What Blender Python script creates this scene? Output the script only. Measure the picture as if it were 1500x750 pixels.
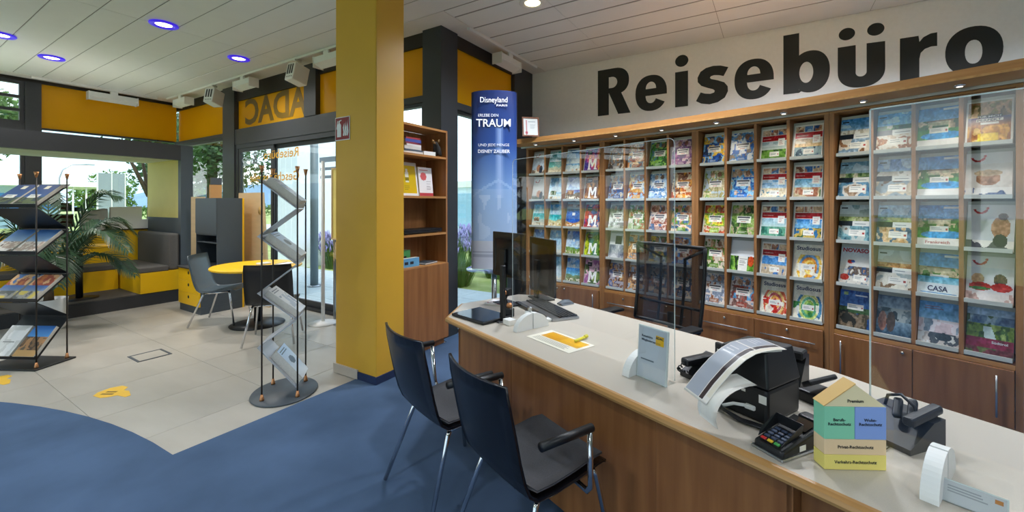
import bpy, bmesh, math, random
import numpy as np
from mathutils import Vector, Matrix

for o in list(bpy.data.objects):
    bpy.data.objects.remove(o)
scene = bpy.context.scene
col = scene.collection
PI = math.pi
R = math.radians

# ------------------------------------------------------------------ camera
CAM_H = 1.5
YAW = R(31.8)                      # heading measured from +X towards +Y
FPX, CXP, CYP = 617.0, 750.0, 298.0
cam = bpy.data.cameras.new('camera')
cam.sensor_fit = 'HORIZONTAL'
cam.sensor_width = 36.0
cam.lens = 36.0 * FPX / 1500.0
cam.shift_y = -(375.0 - CYP) / 1500.0
cam.clip_start = 0.05
cam.clip_end = 500
cam_ob = bpy.data.objects.new('camera', cam)
cam_ob.location = (0, 0, CAM_H)
cam_ob.rotation_euler = (PI / 2, 0, YAW - PI / 2)
col.objects.link(cam_ob)
scene.camera = cam_ob

# ------------------------------------------------------------------ sky, exposure
SKY_STRENGTH = 2.2
LAMP_W = 168.0
world = bpy.data.worlds.new('World')
scene.world = world
world.use_nodes = True
nt = world.node_tree
nt.nodes.clear()
w_out = nt.nodes.new('ShaderNodeOutputWorld')
w_bg = nt.nodes.new('ShaderNodeBackground')
w_bg.inputs['Strength'].default_value = SKY_STRENGTH
w_tc = nt.nodes.new('ShaderNodeTexCoord')
w_sep = nt.nodes.new('ShaderNodeSeparateXYZ')
w_ramp = nt.nodes.new('ShaderNodeValToRGB')
w_ramp.color_ramp.elements[0].position = 0.0
w_ramp.color_ramp.elements[0].color = (0.62, 0.82, 0.95, 1)
w_ramp.color_ramp.elements[1].position = 0.7
w_ramp.color_ramp.elements[1].color = (0.34, 0.58, 0.92, 1)
w_map = nt.nodes.new('ShaderNodeMapping')
w_map.inputs['Scale'].default_value = (1.4, 1.4, 4.0)
w_noise = nt.nodes.new('ShaderNodeTexNoise')
w_noise.inputs['Scale'].default_value = 2.2
w_noise.inputs['Detail'].default_value = 6
w_cr = nt.nodes.new('ShaderNodeValToRGB')
w_cr.color_ramp.elements[0].position = 0.42
w_cr.color_ramp.elements[1].position = 0.62
w_mix = nt.nodes.new('ShaderNodeMixRGB')
w_mix.inputs['Color2'].default_value = (1.0, 1.0, 1.0, 1)
nt.links.new(w_tc.outputs['Generated'], w_sep.inputs[0])
nt.links.new(w_sep.outputs['Z'], w_ramp.inputs['Fac'])
nt.links.new(w_tc.outputs['Generated'], w_map.inputs['Vector'])
nt.links.new(w_map.outputs[0], w_noise.inputs['Vector'])
nt.links.new(w_noise.outputs['Fac'], w_cr.inputs['Fac'])
nt.links.new(w_cr.outputs['Color'], w_mix.inputs['Fac'])
nt.links.new(w_ramp.outputs['Color'], w_mix.inputs['Color1'])
nt.links.new(w_mix.outputs['Color'], w_bg.inputs['Color'])
nt.links.new(w_bg.outputs[0], w_out.inputs['Surface'])

sun = bpy.data.lights.new('sun', 'SUN')
sun.energy = 3.2
sun.angle = R(12)
sun.color = (1.0, 0.96, 0.9)
sun_ob = bpy.data.objects.new('sun', sun)
sun_ob.rotation_euler = (R(40), 0, R(-30))
sun_ob.location = (0, 0, 30)
col.objects.link(sun_ob)

vs = scene.view_settings
vs.view_transform = 'Standard'
vs.look = 'None'
vs.exposure = 0.0
vs.gamma = 1.0
vs.use_curve_mapping = False

# ------------------------------------------------------------------ helpers
def lin(h):
    h = h.lstrip('#')
    c = [int(h[i:i + 2], 16) / 255.0 for i in (0, 2, 4)]
    return tuple(x / 12.92 if x <= 0.04045 else ((x + 0.055) / 1.055) ** 2.4 for x in c)

MATS = {}
def mat(name, color, rough=0.5, metal=0.0, spec=0.5, noise=0.0, nscale=8.0, stretch=(1, 1, 1), bump=0.0,
        color2=None, coat=0.0, emit=None, estr=0.0, trans=0.0):
    """Principled material with noise driven colour variation and fine relief."""
    if name in MATS:
        return MATS[name]
    m = bpy.data.materials.new(name)
    m.use_nodes = True
    t = m.node_tree
    b = t.nodes['Principled BSDF']
    c = lin(color) if isinstance(color, str) else color
    b.inputs['Base Color'].default_value = (*c, 1)
    b.inputs['Roughness'].default_value = rough
    b.inputs['Metallic'].default_value = metal
    b.inputs['Specular IOR Level'].default_value = spec
    b.inputs['Coat Weight'].default_value = coat
    if emit:
        e = lin(emit) if isinstance(emit, str) else emit
        b.inputs['Emission Color'].default_value = (*e, 1)
        b.inputs['Emission Strength'].default_value = estr
    if noise > 0 or color2 or bump > 0:
        tc = t.nodes.new('ShaderNodeTexCoord')
        mp = t.nodes.new('ShaderNodeMapping')
        mp.inputs['Scale'].default_value = stretch
        n = t.nodes.new('ShaderNodeTexNoise')
        n.inputs['Scale'].default_value = nscale
        n.inputs['Detail'].default_value = 5
        t.links.new(tc.outputs['Object'], mp.inputs[0])
        t.links.new(mp.outputs[0], n.inputs['Vector'])
        if noise > 0 or color2:
            r = t.nodes.new('ShaderNodeValToRGB')
            c2 = lin(color2) if color2 else tuple(min(1, x * (1 + noise)) for x in c)
            c1 = c if color2 else tuple(x * (1 - noise) for x in c)
            r.color_ramp.elements[0].position = 0.32
            r.color_ramp.elements[1].position = 0.68
            r.color_ramp.elements[0].color = (*c1, 1)
            r.color_ramp.elements[1].color = (*c2, 1)
            t.links.new(n.outputs['Fac'], r.inputs['Fac'])
            t.links.new(r.outputs['Color'], b.inputs['Base Color'])
        if bump > 0:
            bp = t.nodes.new('ShaderNodeBump')
            bp.inputs['Strength'].default_value = bump
            bp.inputs['Distance'].default_value = 0.004
            t.links.new(n.outputs['Fac'], bp.inputs['Height'])
            t.links.new(bp.outputs[0], b.inputs['Normal'])
    if trans > 0:
        tr = t.nodes.new('ShaderNodeBsdfTranslucent')
        tr.inputs['Color'].default_value = (*c, 1)
        mx = t.nodes.new('ShaderNodeMixShader')
        mx.inputs['Fac'].default_value = trans
        out = t.nodes['Material Output']
        t.links.new(b.outputs[0], mx.inputs[1])
        t.links.new(tr.outputs[0], mx.inputs[2])
        t.links.new(mx.outputs[0], out.inputs['Surface'])
    MATS[name] = m
    return m

def glass_mat(name, tint=(0.97, 0.985, 0.98), refl=1.0, ior=1.45):
    m = bpy.data.materials.new(name)
    m.use_nodes = True
    t = m.node_tree
    t.nodes.clear()
    out = t.nodes.new('ShaderNodeOutputMaterial')
    tr = t.nodes.new('ShaderNodeBsdfTransparent')
    tr.inputs['Color'].default_value = (*tint, 1)
    gl = t.nodes.new('ShaderNodeBsdfGlossy')
    gl.inputs['Roughness'].default_value = 0.005
    gl.inputs['Color'].default_value = (refl, refl, refl, 1)
    lw = t.nodes.new('ShaderNodeLayerWeight')          # Schlick: f0 + (1 - f0) * facing^5, same from both sides
    lw.inputs['Blend'].default_value = 0.5
    pw = t.nodes.new('ShaderNodeMath')
    pw.operation = 'POWER'
    pw.inputs[1].default_value = 5.0
    f0 = ((ior - 1) / (ior + 1)) ** 2
    fr = t.nodes.new('ShaderNodeMath')
    fr.operation = 'MULTIPLY_ADD'
    fr.inputs[1].default_value = 1 - f0
    fr.inputs[2].default_value = f0
    t.links.new(lw.outputs['Facing'], pw.inputs[0])
    t.links.new(pw.outputs[0], fr.inputs[0])
    mx = t.nodes.new('ShaderNodeMixShader')
    t.links.new(fr.outputs[0], mx.inputs['Fac'])
    t.links.new(tr.outputs[0], mx.inputs[1])
    t.links.new(gl.outputs[0], mx.inputs[2])
    t.links.new(mx.outputs[0], out.inputs['Surface'])
    MATS[name] = m
    return m

def mesh_fabric_mat(name, color, density):
    m = bpy.data.materials.new(name)
    m.use_nodes = True
    t = m.node_tree
    b = t.nodes['Principled BSDF']
    b.inputs['Base Color'].default_value = (*lin(color), 1)
    b.inputs['Roughness'].default_value = 0.8
    tr = t.nodes.new('ShaderNodeBsdfTransparent')
    mx = t.nodes.new('ShaderNodeMixShader')
    mx.inputs['Fac'].default_value = density
    t.links.new(tr.outputs[0], mx.inputs[1])
    t.links.new(b.outputs[0], mx.inputs[2])
    t.links.new(mx.outputs[0], t.nodes['Material Output'].inputs['Surface'])
    MATS[name] = m
    return m

def print_mat(name, rough=0.32):
    m = bpy.data.materials.new(name)
    m.use_nodes = True
    t = m.node_tree
    b = t.nodes['Principled BSDF']
    a = t.nodes.new('ShaderNodeAttribute')
    a.attribute_name = 'Col'
    t.links.new(a.outputs['Color'], b.inputs['Base Color'])
    b.inputs['Roughness'].default_value = rough
    MATS[name] = m
    return m

M_print = print_mat('printed_paper')

def link(o, parent=None):
    col.objects.link(o)
    if parent is not None:
        o.parent = parent
    return o

class MB:
    """Collects geometry for ONE mesh object."""
    def __init__(s):
        s.v, s.f, s.m, s.sm = [], [], [], []
    def add(s, vs, fs, mi=0, smooth=False):
        k = len(s.v)
        s.v += [tuple(v) for v in vs]
        for f in fs:
            s.f.append(tuple(i + k for i in f))
            s.m.append(mi)
            s.sm.append(smooth)
        return s
    def box(s, x0, x1, y0, y1, z0, z1, mi=0, M=None):
        vs = [(x, y, z) for z in (z0, z1) for y in (y0, y1) for x in (x0, x1)]
        if M is not None:
            vs = [M @ Vector(v) for v in vs]
        return s.add(vs, [(0, 2, 3, 1), (4, 5, 7, 6), (0, 1, 5, 4), (2, 6, 7, 3), (0, 4, 6, 2), (1, 3, 7, 5)], mi)
    def rbox(s, x0, x1, y0, y1, z0, z1, r=0.01, seg=2, mi=0, M=None):
        bm = bmesh.new()
        bmesh.ops.create_cube(bm, size=1)
        for v in bm.verts:
            v.co = Vector(((x0 + x1) / 2 + v.co.x * (x1 - x0), (y0 + y1) / 2 + v.co.y * (y1 - y0), (z0 + z1) / 2 + v.co.z * (z1 - z0)))
        r = min(r, 0.49 * min(x1 - x0, y1 - y0, z1 - z0))
        bmesh.ops.bevel(bm, geom=bm.edges[:], offset=r, segments=seg, profile=0.6, affect='EDGES')
        bm.verts.index_update()
        vs = [v.co.copy() for v in bm.verts]
        if M is not None:
            vs = [M @ v for v in vs]
        fs = [tuple(v.index for v in f.verts) for f in bm.faces]
        bm.free()
        return s.add(vs, fs, mi, False)
    def prism(s, poly, axis, a, b, mi=0, M=None):
        """poly: 2D points CCW; axis 'z': (x,y) poly, 'y': (x,z), 'x': (y,z)."""
        n = len(poly)
        def p3(p, t):
            return {'z': (p[0], p[1], t), 'y': (p[0], t, p[1]), 'x': (t, p[0], p[1])}[axis]
        vs = [p3(p, a) for p in poly] + [p3(p, b) for p in poly]
        if M is not None:
            vs = [M @ Vector(v) for v in vs]
        fs = [tuple(range(n - 1, -1, -1)), tuple(range(n, 2 * n))] + [(i, (i + 1) % n, n + (i + 1) % n, n + i) for i in range(n)]
        return s.add(vs, fs, mi)
    def tube(s, pts, r, seg=8, mi=0, cap=True):
        pts = [Vector(p) for p in pts]
        rs = r if isinstance(r, (list, tuple)) else [r] * len(pts)
        rings = []
        prev = None
        for i, p in enumerate(pts):
            if i == 0:
                d = pts[1] - p
            elif i == len(pts) - 1:
                d = p - pts[i - 1]
            else:
                d = (pts[i + 1] - p).normalized() + (p - pts[i - 1]).normalized()
            d.normalize()
            if prev is None:
                ref = Vector((0, 0, 1)) if abs(d.z) < 0.9 else Vector((1, 0, 0))
                a = d.cross(ref).normalized()
            else:
                a = (prev - d * prev.dot(d)).normalized()
            prev = a
            b = d.cross(a)
            rings.append([p + (a * math.cos(2 * PI * k / seg) + b * math.sin(2 * PI * k / seg)) * rs[i] for k in range(seg)])
        vs = [v for ring in rings for v in ring]
        fs = []
        for i in range(len(rings) - 1):
            for k in range(seg):
                fs.append((i * seg + k, i * seg + (k + 1) % seg, (i + 1) * seg + (k + 1) % seg, (i + 1) * seg + k))
        if cap:
            fs.append(tuple(range(seg - 1, -1, -1)))
            fs.append(tuple((len(rings) - 1) * seg + k for k in range(seg)))
        return s.add(vs, fs, mi, True)
    def lathe(s, prof, seg=24, mi=0, c=(0, 0, 0), sx=1.0, sy=1.0, smooth=True):
        n = len(prof)
        vs = []
        for r, z in prof:
            for k in range(seg):
                a = 2 * PI * k / seg
                vs.append((c[0] + r * sx * math.cos(a), c[1] + r * sy * math.sin(a), c[2] + z))
        fs = []
        for i in range(n - 1):
            for k in range(seg):
                fs.append((i * seg + k, i * seg + (k + 1) % seg, (i + 1) * seg + (k + 1) % seg, (i + 1) * seg + k))
        s.add(vs, fs, mi, smooth)
        k0 = len(s.v) - n * seg
        s.f += [tuple(k0 + k for k in range(seg - 1, -1, -1)), tuple(k0 + (n - 1) * seg + k for k in range(seg))]
        s.m += [mi, mi]
        s.sm += [False, False]
        return s
    def grid(s, P, mi=0, smooth=True, thick=0.0, M=None):
        """P[i][j] points -> surface, optionally with thickness along the normals."""
        ni, nj = len(P), len(P[0])
        pts = [[Vector(P[i][j]) for j in range(nj)] for i in range(ni)]
        nor = [[None] * nj for _ in range(ni)]
        for i in range(ni):
            for j in range(nj):
                du = pts[min(i + 1, ni - 1)][j] - pts[max(i - 1, 0)][j]
                dv = pts[i][min(j + 1, nj - 1)] - pts[i][max(j - 1, 0)]
                nor[i][j] = du.cross(dv).normalized()
        A = [pts[i][j] for i in range(ni) for j in range(nj)]
        q = lambda i, j: i * nj + j
        f1 = [(q(i, j), q(i + 1, j), q(i + 1, j + 1), q(i, j + 1)) for i in range(ni - 1) for j in range(nj - 1)]
        if thick == 0:
            vs = A
            fs = f1
            if M is not None:
                vs = [M @ v for v in vs]
            return s.add(vs, fs, mi, smooth)
        B = [pts[i][j] - nor[i][j] * thick for i in range(ni) for j in range(nj)]
        N = ni * nj
        fs = list(f1) + [tuple(N + k for k in reversed(f)) for f in f1]
        for i in range(ni - 1):
            fs.append((q(i, 0), N + q(i, 0), N + q(i + 1, 0), q(i + 1, 0))[::-1])
            fs.append((q(i, nj - 1), q(i + 1, nj - 1), N + q(i + 1, nj - 1), N + q(i, nj - 1))[::-1])
        for j in range(nj - 1):
            fs.append((q(0, j), q(0, j + 1), N + q(0, j + 1), N + q(0, j))[::-1])
            fs.append((q(ni - 1, j), N + q(ni - 1, j), N + q(ni - 1, j + 1), q(ni - 1, j + 1))[::-1])
        vs = A + B
        if M is not None:
            vs = [M @ v for v in vs]
        return s.add(vs, fs, mi, smooth)
    def mesh(s, name, mats):
        me = bpy.data.meshes.new(name)
        me.from_pydata(s.v, [], s.f)
        for m in (mats if isinstance(mats, (list, tuple)) else [mats]):
            me.materials.append(m)
        me.polygons.foreach_set('material_index', s.m)
        me.polygons.foreach_set('use_smooth', s.sm)
        me.update()
        return me
    def build(s, name, mats, parent=None, loc=None, rot=None):
        o = bpy.data.objects.new(name, s.mesh(name, mats))
        if loc is not None:
            o.location = loc
        if rot is not None:
            o.rotation_euler = rot
        return link(o, parent)

def tag(o, label=None, cat=None, group=None, kind=None):
    if label:
        o['label'] = label
    if cat:
        o['category'] = cat
    if group:
        o['group'] = group
    if kind:
        o['kind'] = kind
    return o

def thing(name, label, cat, loc=(0, 0, 0), rotz=0.0, group=None, rot=None):
    o = bpy.data.objects.new(name, None)
    o.empty_display_size = 0.1
    o.location = loc
    o.rotation_euler = rot if rot is not None else (0, 0, rotz)
    link(o)
    return tag(o, label, cat, group)

def copy_tree(o, parent=None):
    c = o.copy()
    col.objects.link(c)
    c.parent = parent
    for ch in list(o.children):
        copy_tree(ch, c)
    return c

_fonts = {}
def text(s, size, m, parent, loc, rot=(PI / 2, 0, 0), align='CENTER', bold=0.0, width=None, name='lettering', ext=0.0004, shear=0.0):
    cu = bpy.data.curves.new('txt', 'FONT')
    cu.body = s
    cu.size = size
    cu.align_x = align
    cu.align_y = 'CENTER'
    cu.offset = bold * size
    cu.extrude = ext
    cu.shear = shear
    cu.resolution_u = 3
    ob = bpy.data.objects.new('txt', cu)
    col.objects.link(ob)
    dg = bpy.context.evaluated_depsgraph_get()
    me = bpy.data.meshes.new_from_object(ob.evaluated_get(dg))
    bpy.data.objects.remove(ob)
    bpy.data.curves.remove(cu)
    me.name = name
    me.materials.clear()
    me.materials.append(m)
    o = bpy.data.objects.new(name, me)
    o.location = loc
    o.rotation_euler = rot
    if width:
        xs = [v.co.x for v in me.vertices]
        w = max(xs) - min(xs) if xs else 1
        o.scale = (width / w, 1, 1)
    return link(o, parent)

# ------------------------------------------------------------------ materials
WOOD = mat('alder_wood', '#b07c4c', rough=0.42, color2='#966439', nscale=3.0, stretch=(9, 9, 0.7), bump=0.05)
WOODH = mat('alder_wood_long', '#c08a50', rough=0.40, color2='#a8733e', nscale=3.0, stretch=(0.7, 0.7, 9), bump=0.05)
WOODC = mat('alder_counter_wood', '#9c683c', rough=0.40, color2='#83532d', nscale=2.5, stretch=(8, 8, 0.6), bump=0.05)
EDGEW = mat('counter_edge_wood', '#c4955a', rough=0.38, color2='#aa7c45', nscale=4, stretch=(0.6, 8, 8))
TOPW = mat('counter_laminate', '#bdb4a6', rough=0.38, noise=0.04, nscale=300)
WALLB = mat('grey_plaster', '#8f9091', rough=0.9, noise=0.02, nscale=30, bump=0.08)
WALLM = mat('white_plaster', '#e6e7e8', rough=0.9, noise=0.02, nscale=30, bump=0.08)
CEILM = mat('ceiling_metal', '#e6e7e3', rough=0.45, noise=0.015, nscale=4)
CEILG = mat('ceiling_gap', '#8d8c86', rough=0.8, noise=0.05)
BORDER = mat('ceiling_border_plaster', '#e2ded6', rough=0.7, noise=0.02)
TILE = mat('stone_tile', '#b6b1a7', rough=0.36, color2='#a5a096', nscale=1.6, stretch=(2.0, 0.7, 1), bump=0.03)
GROUT = mat('tile_joint', '#a8a297', rough=0.85, noise=0.05)
CARPET = mat('blue_carpet', '#516684', rough=0.98, color2='#455872', nscale=2.2, bump=0.25, spec=0.1)
YEL = mat('yellow_paint', '#dca832', rough=0.42, noise=0.015, nscale=3)
YEL2 = mat('yellow_laminate', '#f2bd10', rough=0.4, noise=0.02, nscale=5)
PALEY = mat('pale_yellow_panel', '#e2cf78', rough=0.6, noise=0.02, nscale=5)
DARK = mat('anthracite_frame', '#34363a', rough=0.45, noise=0.04, nscale=6)
DARK2 = mat('dark_bronze_frame', '#241d16', rough=0.5, noise=0.05, nscale=6)
GREYC = mat('anthracite_laminate', '#454d54', rough=0.5, noise=0.03, nscale=5)
GREYF = mat('grey_upholstery', '#5d5a57', rough=0.9, noise=0.10, nscale=120, bump=0.1)
BLACK = mat('black_plastic', '#101114', rough=0.42, noise=0.05, nscale=40)
BLACKG = mat('black_gloss', '#0a0b0d', rough=0.08, noise=0.03)
BLACKM = mat('black_lacquer_shell', '#0b0e16', rough=0.32, noise=0.05, nscale=20)
SHELLB = mat('bluegrey_shell', '#4e5b63', rough=0.35, noise=0.04, nscale=15)
CHROME = mat('chrome', '#d6d6d8', rough=0.12, metal=1.0, noise=0.01)
STEEL = mat('brushed_steel', '#b9bcc0', rough=0.3, metal=1.0, noise=0.05, nscale=20)
WHITE = mat('white_plastic', '#e9e9e6', rough=0.45, noise=0.015)
WHITEG = mat('white_satin_metal', '#e4e4e0', rough=0.4, noise=0.015)
PAPER = mat('paper_white', '#eeeae2', rough=0.8, noise=0.02, nscale=60)
PAGES = mat('paper_pages', '#dcd7cc', rough=0.85, noise=0.06, nscale=90, stretch=(1, 1, 1))
SIGNB = mat('sign_black', '#151615', rough=0.55, noise=0.04)
TRAYG = mat('grey_tray_metal', '#c6c8c1', rough=0.4, noise=0.03, nscale=10)
BACKG = mat('grey_back_panel', '#a5a7a3', rough=0.55, noise=0.03, nscale=10)
REDM = mat('red_print', '#b3222c', rough=0.5, noise=0.03)
NAVY = mat('navy_skirting', '#1f2f52', rough=0.9, noise=0.08, nscale=20)
BEIGE = mat('beige_board', '#c9ae86', rough=0.55, noise=0.05, nscale=4, stretch=(1, 1, 6))
COPPER = mat('copper_cap', '#c58a5c', rough=0.35, metal=0.8, noise=0.05)
ACRYL = glass_mat('acrylic_sheet', (0.975, 0.985, 0.985), 1.0, 1.49)
GLASS = glass_mat('window_glass', (0.93, 0.97, 0.97), 1.0, 1.45)
ACRYLEDGE = mat('acrylic_edge', '#e9f1f0', rough=0.2, noise=0.01, trans=0.4)
AMBER = mat('amber_glass_panel', '#d6a612', rough=0.25, noise=0.03, nscale=2, trans=0.48)
TEXTD = mat('dark_ink', '#20242c', rough=0.6, noise=0.02)
TEXTW = mat('white_ink', '#eef0f4', rough=0.6, noise=0.02)
GOLD = mat('gold_foil_lettering', '#c8962e', rough=0.5, noise=0.03)
GREYL = mat('grey_foil_lettering', '#707a80', rough=0.5, noise=0.03)
MESHF = mesh_fabric_mat('black_mesh_fabric', '#131316', 0.82)
# ================================================================== SETTING
HC = 3.45            # ceiling height
XC = 3.50            # door wall (glazing) plane, runs along Y
YB = 3.08            # banner window plane, runs along X
XW = 5.55            # lettering wall plane, runs along Y
YD = 9.85            # lounge window plane, runs along X
XL, YK = -4.2, -3.2  # unseen left and rear walls

def struct(name, mb, m, parent=None):
    o = mb.build(name, m, parent)
    if parent is None:
        o['kind'] = 'structure'
    return o

# ---- floor slab with stone tiles and the blue carpet
mb = MB().prism([(XL, YK), (XW, YK), (XW, YB + 0.1), (XC + 0.1, YB + 0.1), (XC + 0.1, YD + 0.1), (XL, YD + 0.1)], 'z', -0.15, -0.004)
floor = struct('floor', mb, GROUT)
tile_me = {}
TX, TY = 0.90, 0.60
def tile(x0, x1, y0, y1):
    k = (round(x1 - x0, 3), round(y1 - y0, 3))
    if k not in tile_me:
        tile_me[k] = MB().rbox(0.0015, k[0] - 0.0015, 0.0015, k[1] - 0.0015, -0.003, 0.004, 0.001, 1).mesh('tile', TILE)
    o = bpy.data.objects.new('tile', tile_me[k])
    o.location = (x0, y0, -0.004)
    link(o, floor)
xs = [-0.85 + TX * i for i in range(5)] + [XC]
ys = [2.80 + TY * i for i in range(12)] + [YD]
for i in range(len(xs) - 1):
    for j in range(len(ys) - 1):
        if ys[j + 1] - ys[j] > 0.05 and xs[i + 1] - xs[i] > 0.05:
            tile(xs[i], xs[i + 1], ys[j], ys[j + 1])

arc = []
# circle through three measured floor points of the carpet edge
def circ(a, b, c):
    ax, ay = a; bx, by = b; cx, cy = c
    d = 2 * (ax * (by - cy) + bx * (cy - ay) + cx * (ay - by))
    ux = ((ax * ax + ay * ay) * (by - cy) + (bx * bx + by * by) * (cy - ay) + (cx * cx + cy * cy) * (ay - by)) / d
    uy = ((ax * ax + ay * ay) * (cx - bx) + (bx * bx + by * by) * (ax - cx) + (cx * cx + cy * cy) * (bx - ax)) / d
    return ux, uy, math.hypot(ax - ux, ay - uy)
cxa, cya, ra = circ((1.064, 3.03), (0.944, 4.07), (0.664, 4.945))
a0 = math.atan2(3.03 - cya, 1.064 - cxa)
for k in range(41):
    a = a0 + (R(120) - a0) * k / 40
    p = (cxa + ra * math.cos(a), cya + ra * math.sin(a))
    if p[0] > XL:
        arc.append(p)
poly = [(XL, YK), (XW, YK), (XW, YB), (XC, YB), (XC, 3.0)] + arc + [(XL, arc[-1][1])]
carpet = MB().prism(poly, 'z', 0.001, 0.008).build('carpet', CARPET)
tag(carpet, 'blue carpet with curved edge meeting the stone floor', 'carpet')

# ---- ceiling: base plate, plain border, metal panels
ceiling = struct('ceiling', MB().prism([(XL, YK), (XW + 0.2, YK), (XW + 0.2, YB + 0.2), (XC + 0.2, YB + 0.2), (XC + 0.2, YD + 0.2), (XL, YD + 0.2)], 'z', HC + 0.0045, HC + 0.2), CEILG)
SB = 0.24
struct('border_strip', MB().box(XC - SB, XC + 0.1, YB - SB, YD, HC - 0.004, HC + 0.004), BORDER, ceiling)
struct('border_strip', MB().box(XC + 0.101, XW, YB - SB, YB + 0.1, HC - 0.004, HC + 0.004), BORDER, ceiling)
struct('border_strip', MB().box(XL, XC - SB - 0.001, YD - SB, YD, HC - 0.004, HC + 0.004), BORDER, ceiling)
pan_me = {}
def cpanel(x0, x1, y0, y1, g=0.004):
    k = (round(x1 - x0, 3), round(y1 - y0, 3), g)
    if k not in pan_me:
        w_ = k[0]
        pan_me[k] = MB().prism([(g, 0.004), (g, 0.003), (g + 0.004, 0), (w_ - g - 0.004, 0), (w_ - g, 0.003), (w_ - g, 0.004)], 'y', 0.0025, k[1] - 0.0025).mesh('ceiling_panel', CEILM)
    o = bpy.data.objects.new('ceiling_panel', pan_me[k])
    o.location = (x0, y0, HC)
    link(o, ceiling)
xr = [XW, 5.055, 4.735, 4.405, 4.085, 3.765, 3.44, XC - SB]
yr = [YB - SB, 1.85, 0.495, -0.835, -2.19, YK]
for i in range(len(xr) - 1):
    for j in range(len(yr) - 1):
        cpanel(xr[i + 1], xr[i], yr[j + 1], yr[j], 0.012)
xl = [XC - SB, 2.96, 2.655, 2.335, 2.02, 1.705, 1.41, 1.10]
while xl[-1] - 0.31 > XL:
    xl.append(round(xl[-1] - 0.31, 3))
for i in range(len(xl) - 1):
    for y0, y1 in ((YK, -0.835), (-0.835, 1.85), (1.85, 5.7), (5.7, YD - SB)):
        cpanel(xl[i + 1], xl[i], y0, y1)

# ---- lettering wall, rear wall, left wall (with windows)
struct('wall_right', MB().box(XW, XW + 0.2, YK, YB, 0, HC + 0.01), WALLM)
struct('wall_back', MB().box(XL - 0.2, XW + 0.2, YK - 0.2, YK, 0, HC + 0.01), WALLB)
mb = MB()
wins = [(-2.8, 0.2), (0.6, 4.4), (4.8, 9.0)]
mb.box(XL - 0.2, XL, YK, YD, 0, 0.45).box(XL - 0.2, XL, YK, YD, 3.1, HC + 0.01)
edges = [YK] + [v for w in wins for v in w] + [YD]
for i in range(0, len(edges), 2):
    mb.box(XL - 0.2, XL, edges[i], edges[i + 1], 0.45, 3.1)
struct('wall_left', mb, WALLB)
nwin = [0]
def window(x0, x1, y0, y1, z0, z1, fr=0.05, mull=(), bars=(), m=DARK):
    """glazed opening in the plane x=const or y=const (the thin axis); mull along the long axis, bars at heights"""
    nwin[0] += 1
    along_y = (y1 - y0) > (x1 - x0)
    a0_, a1_ = (y0, y1) if along_y else (x0, x1)
    b0_, b1_ = (x0, x1) if along_y else (y0, y1)
    def bx(mb_, p, q, z_, w_):
        return mb_.box(b0_, b1_, p, q, z_, w_) if along_y else mb_.box(p, q, b0_, b1_, z_, w_)
    f = MB()
    bx(f, a0_, a1_, z0, z0 + fr); bx(f, a0_, a1_, z1 - fr, z1)
    bx(f, a0_, a0_ + fr, z0 + fr, z1 - fr); bx(f, a1_ - fr, a1_, z0 + fr, z1 - fr)
    fo = f.build('window_%d' % nwin[0], m)
    fo['kind'] = 'structure'
    for q in mull:
        bx(MB(), q - fr / 2, q + fr / 2, z0 + fr, z1 - fr).build('mullion', m, fo)
    for z in bars:
        bx(MB(), a0_ + fr, a1_ - fr, z - 0.022, z + 0.022).build('glazing_bar', m, fo)
    bc = (b0_ + b1_) / 2
    g = MB()
    if along_y:
        g.box(bc - 0.003, bc + 0.003, a0_ + fr, a1_ - fr, z0 + fr, z1 - fr)
    else:
        g.box(a0_ + fr, a1_ - fr, bc - 0.003, bc + 0.003, z0 + fr, z1 - fr)
    g.build('pane', GLASS, fo)
    return fo
for y0, y1 in wins:
    window(XL - 0.13, XL - 0.05, y0, y1, 0.45, 3.1, mull=((y0 + y1) / 2,))

# ---- corner post and other dark posts
trim = [0]
def trim_box(*a, m=DARK):
    trim[0] += 1
    o = MB().box(*a).build('trim_%d' % trim[0], m)
    o['kind'] = 'structure'
    return o
trim_box(XC, 3.78, YB, 3.355, 0, HC - 0.004)                        # corner post
trim_box(5.04, XW + 0.2, YB, YB + 0.12, 0, HC - 0.004)              # post beside lettering wall
trim_box(XC, XC + 0.12, 5.35, 5.625, 2.721, HC - 0.004)
trim_box(XC, XC + 0.12, 7.58, 7.97, 0, HC - 0.004)
# head beams
trim_box(XC + 0.04, XC + 0.12, 3.356, 5.349, 3.29, HC - 0.004, m=DARK2)
trim_box(XC + 0.04, XC + 0.12, 5.626, 7.579, 3.20, HC - 0.004, m=DARK2)
trim_box(XC + 0.04, XC + 0.12, 7.971, YD + 0.12, 3.30, HC - 0.004, m=DARK2)
trim_box(3.781, 5.039, YB + 0.03, YB + 0.11, 3.305, HC - 0.004, m=DARK2)
trim_box(XL, XC + 0.039, YD + 0.03, YD + 0.12, 3.40, HC - 0.004, m=DARK2)
# transoms
trim_box(XC + 0.01, XC + 0.12, 4.90, 7.579, 2.47, 2.72)
trim_box(XC + 0.01, XC + 0.12, 3.356, 4.899, 2.645, 2.72)
trim_box(XC + 0.01, XC + 0.12, 7.971, YD, 2.63, 2.69)
trim_box(3.781, 5.039, YB + 0.01, YB + 0.11, 2.58, 2.665)
trim_box(1.745, XC - 0.001, YD + 0.03, YD + 0.12, 2.687, 2.70)
trim_box(XL, 1.569, YD + 0.01, YD + 0.12, 2.60, 2.73)
trim_box(1.57, 1.744, YD, YD + 0.12, 0, 3.40)                        # post by louvre window
for xx in (0.15, -1.3, -2.75):
    trim_box(xx - 0.06, xx + 0.06, YD + 0.005, YD + 0.12, 0, 2.60)

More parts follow.
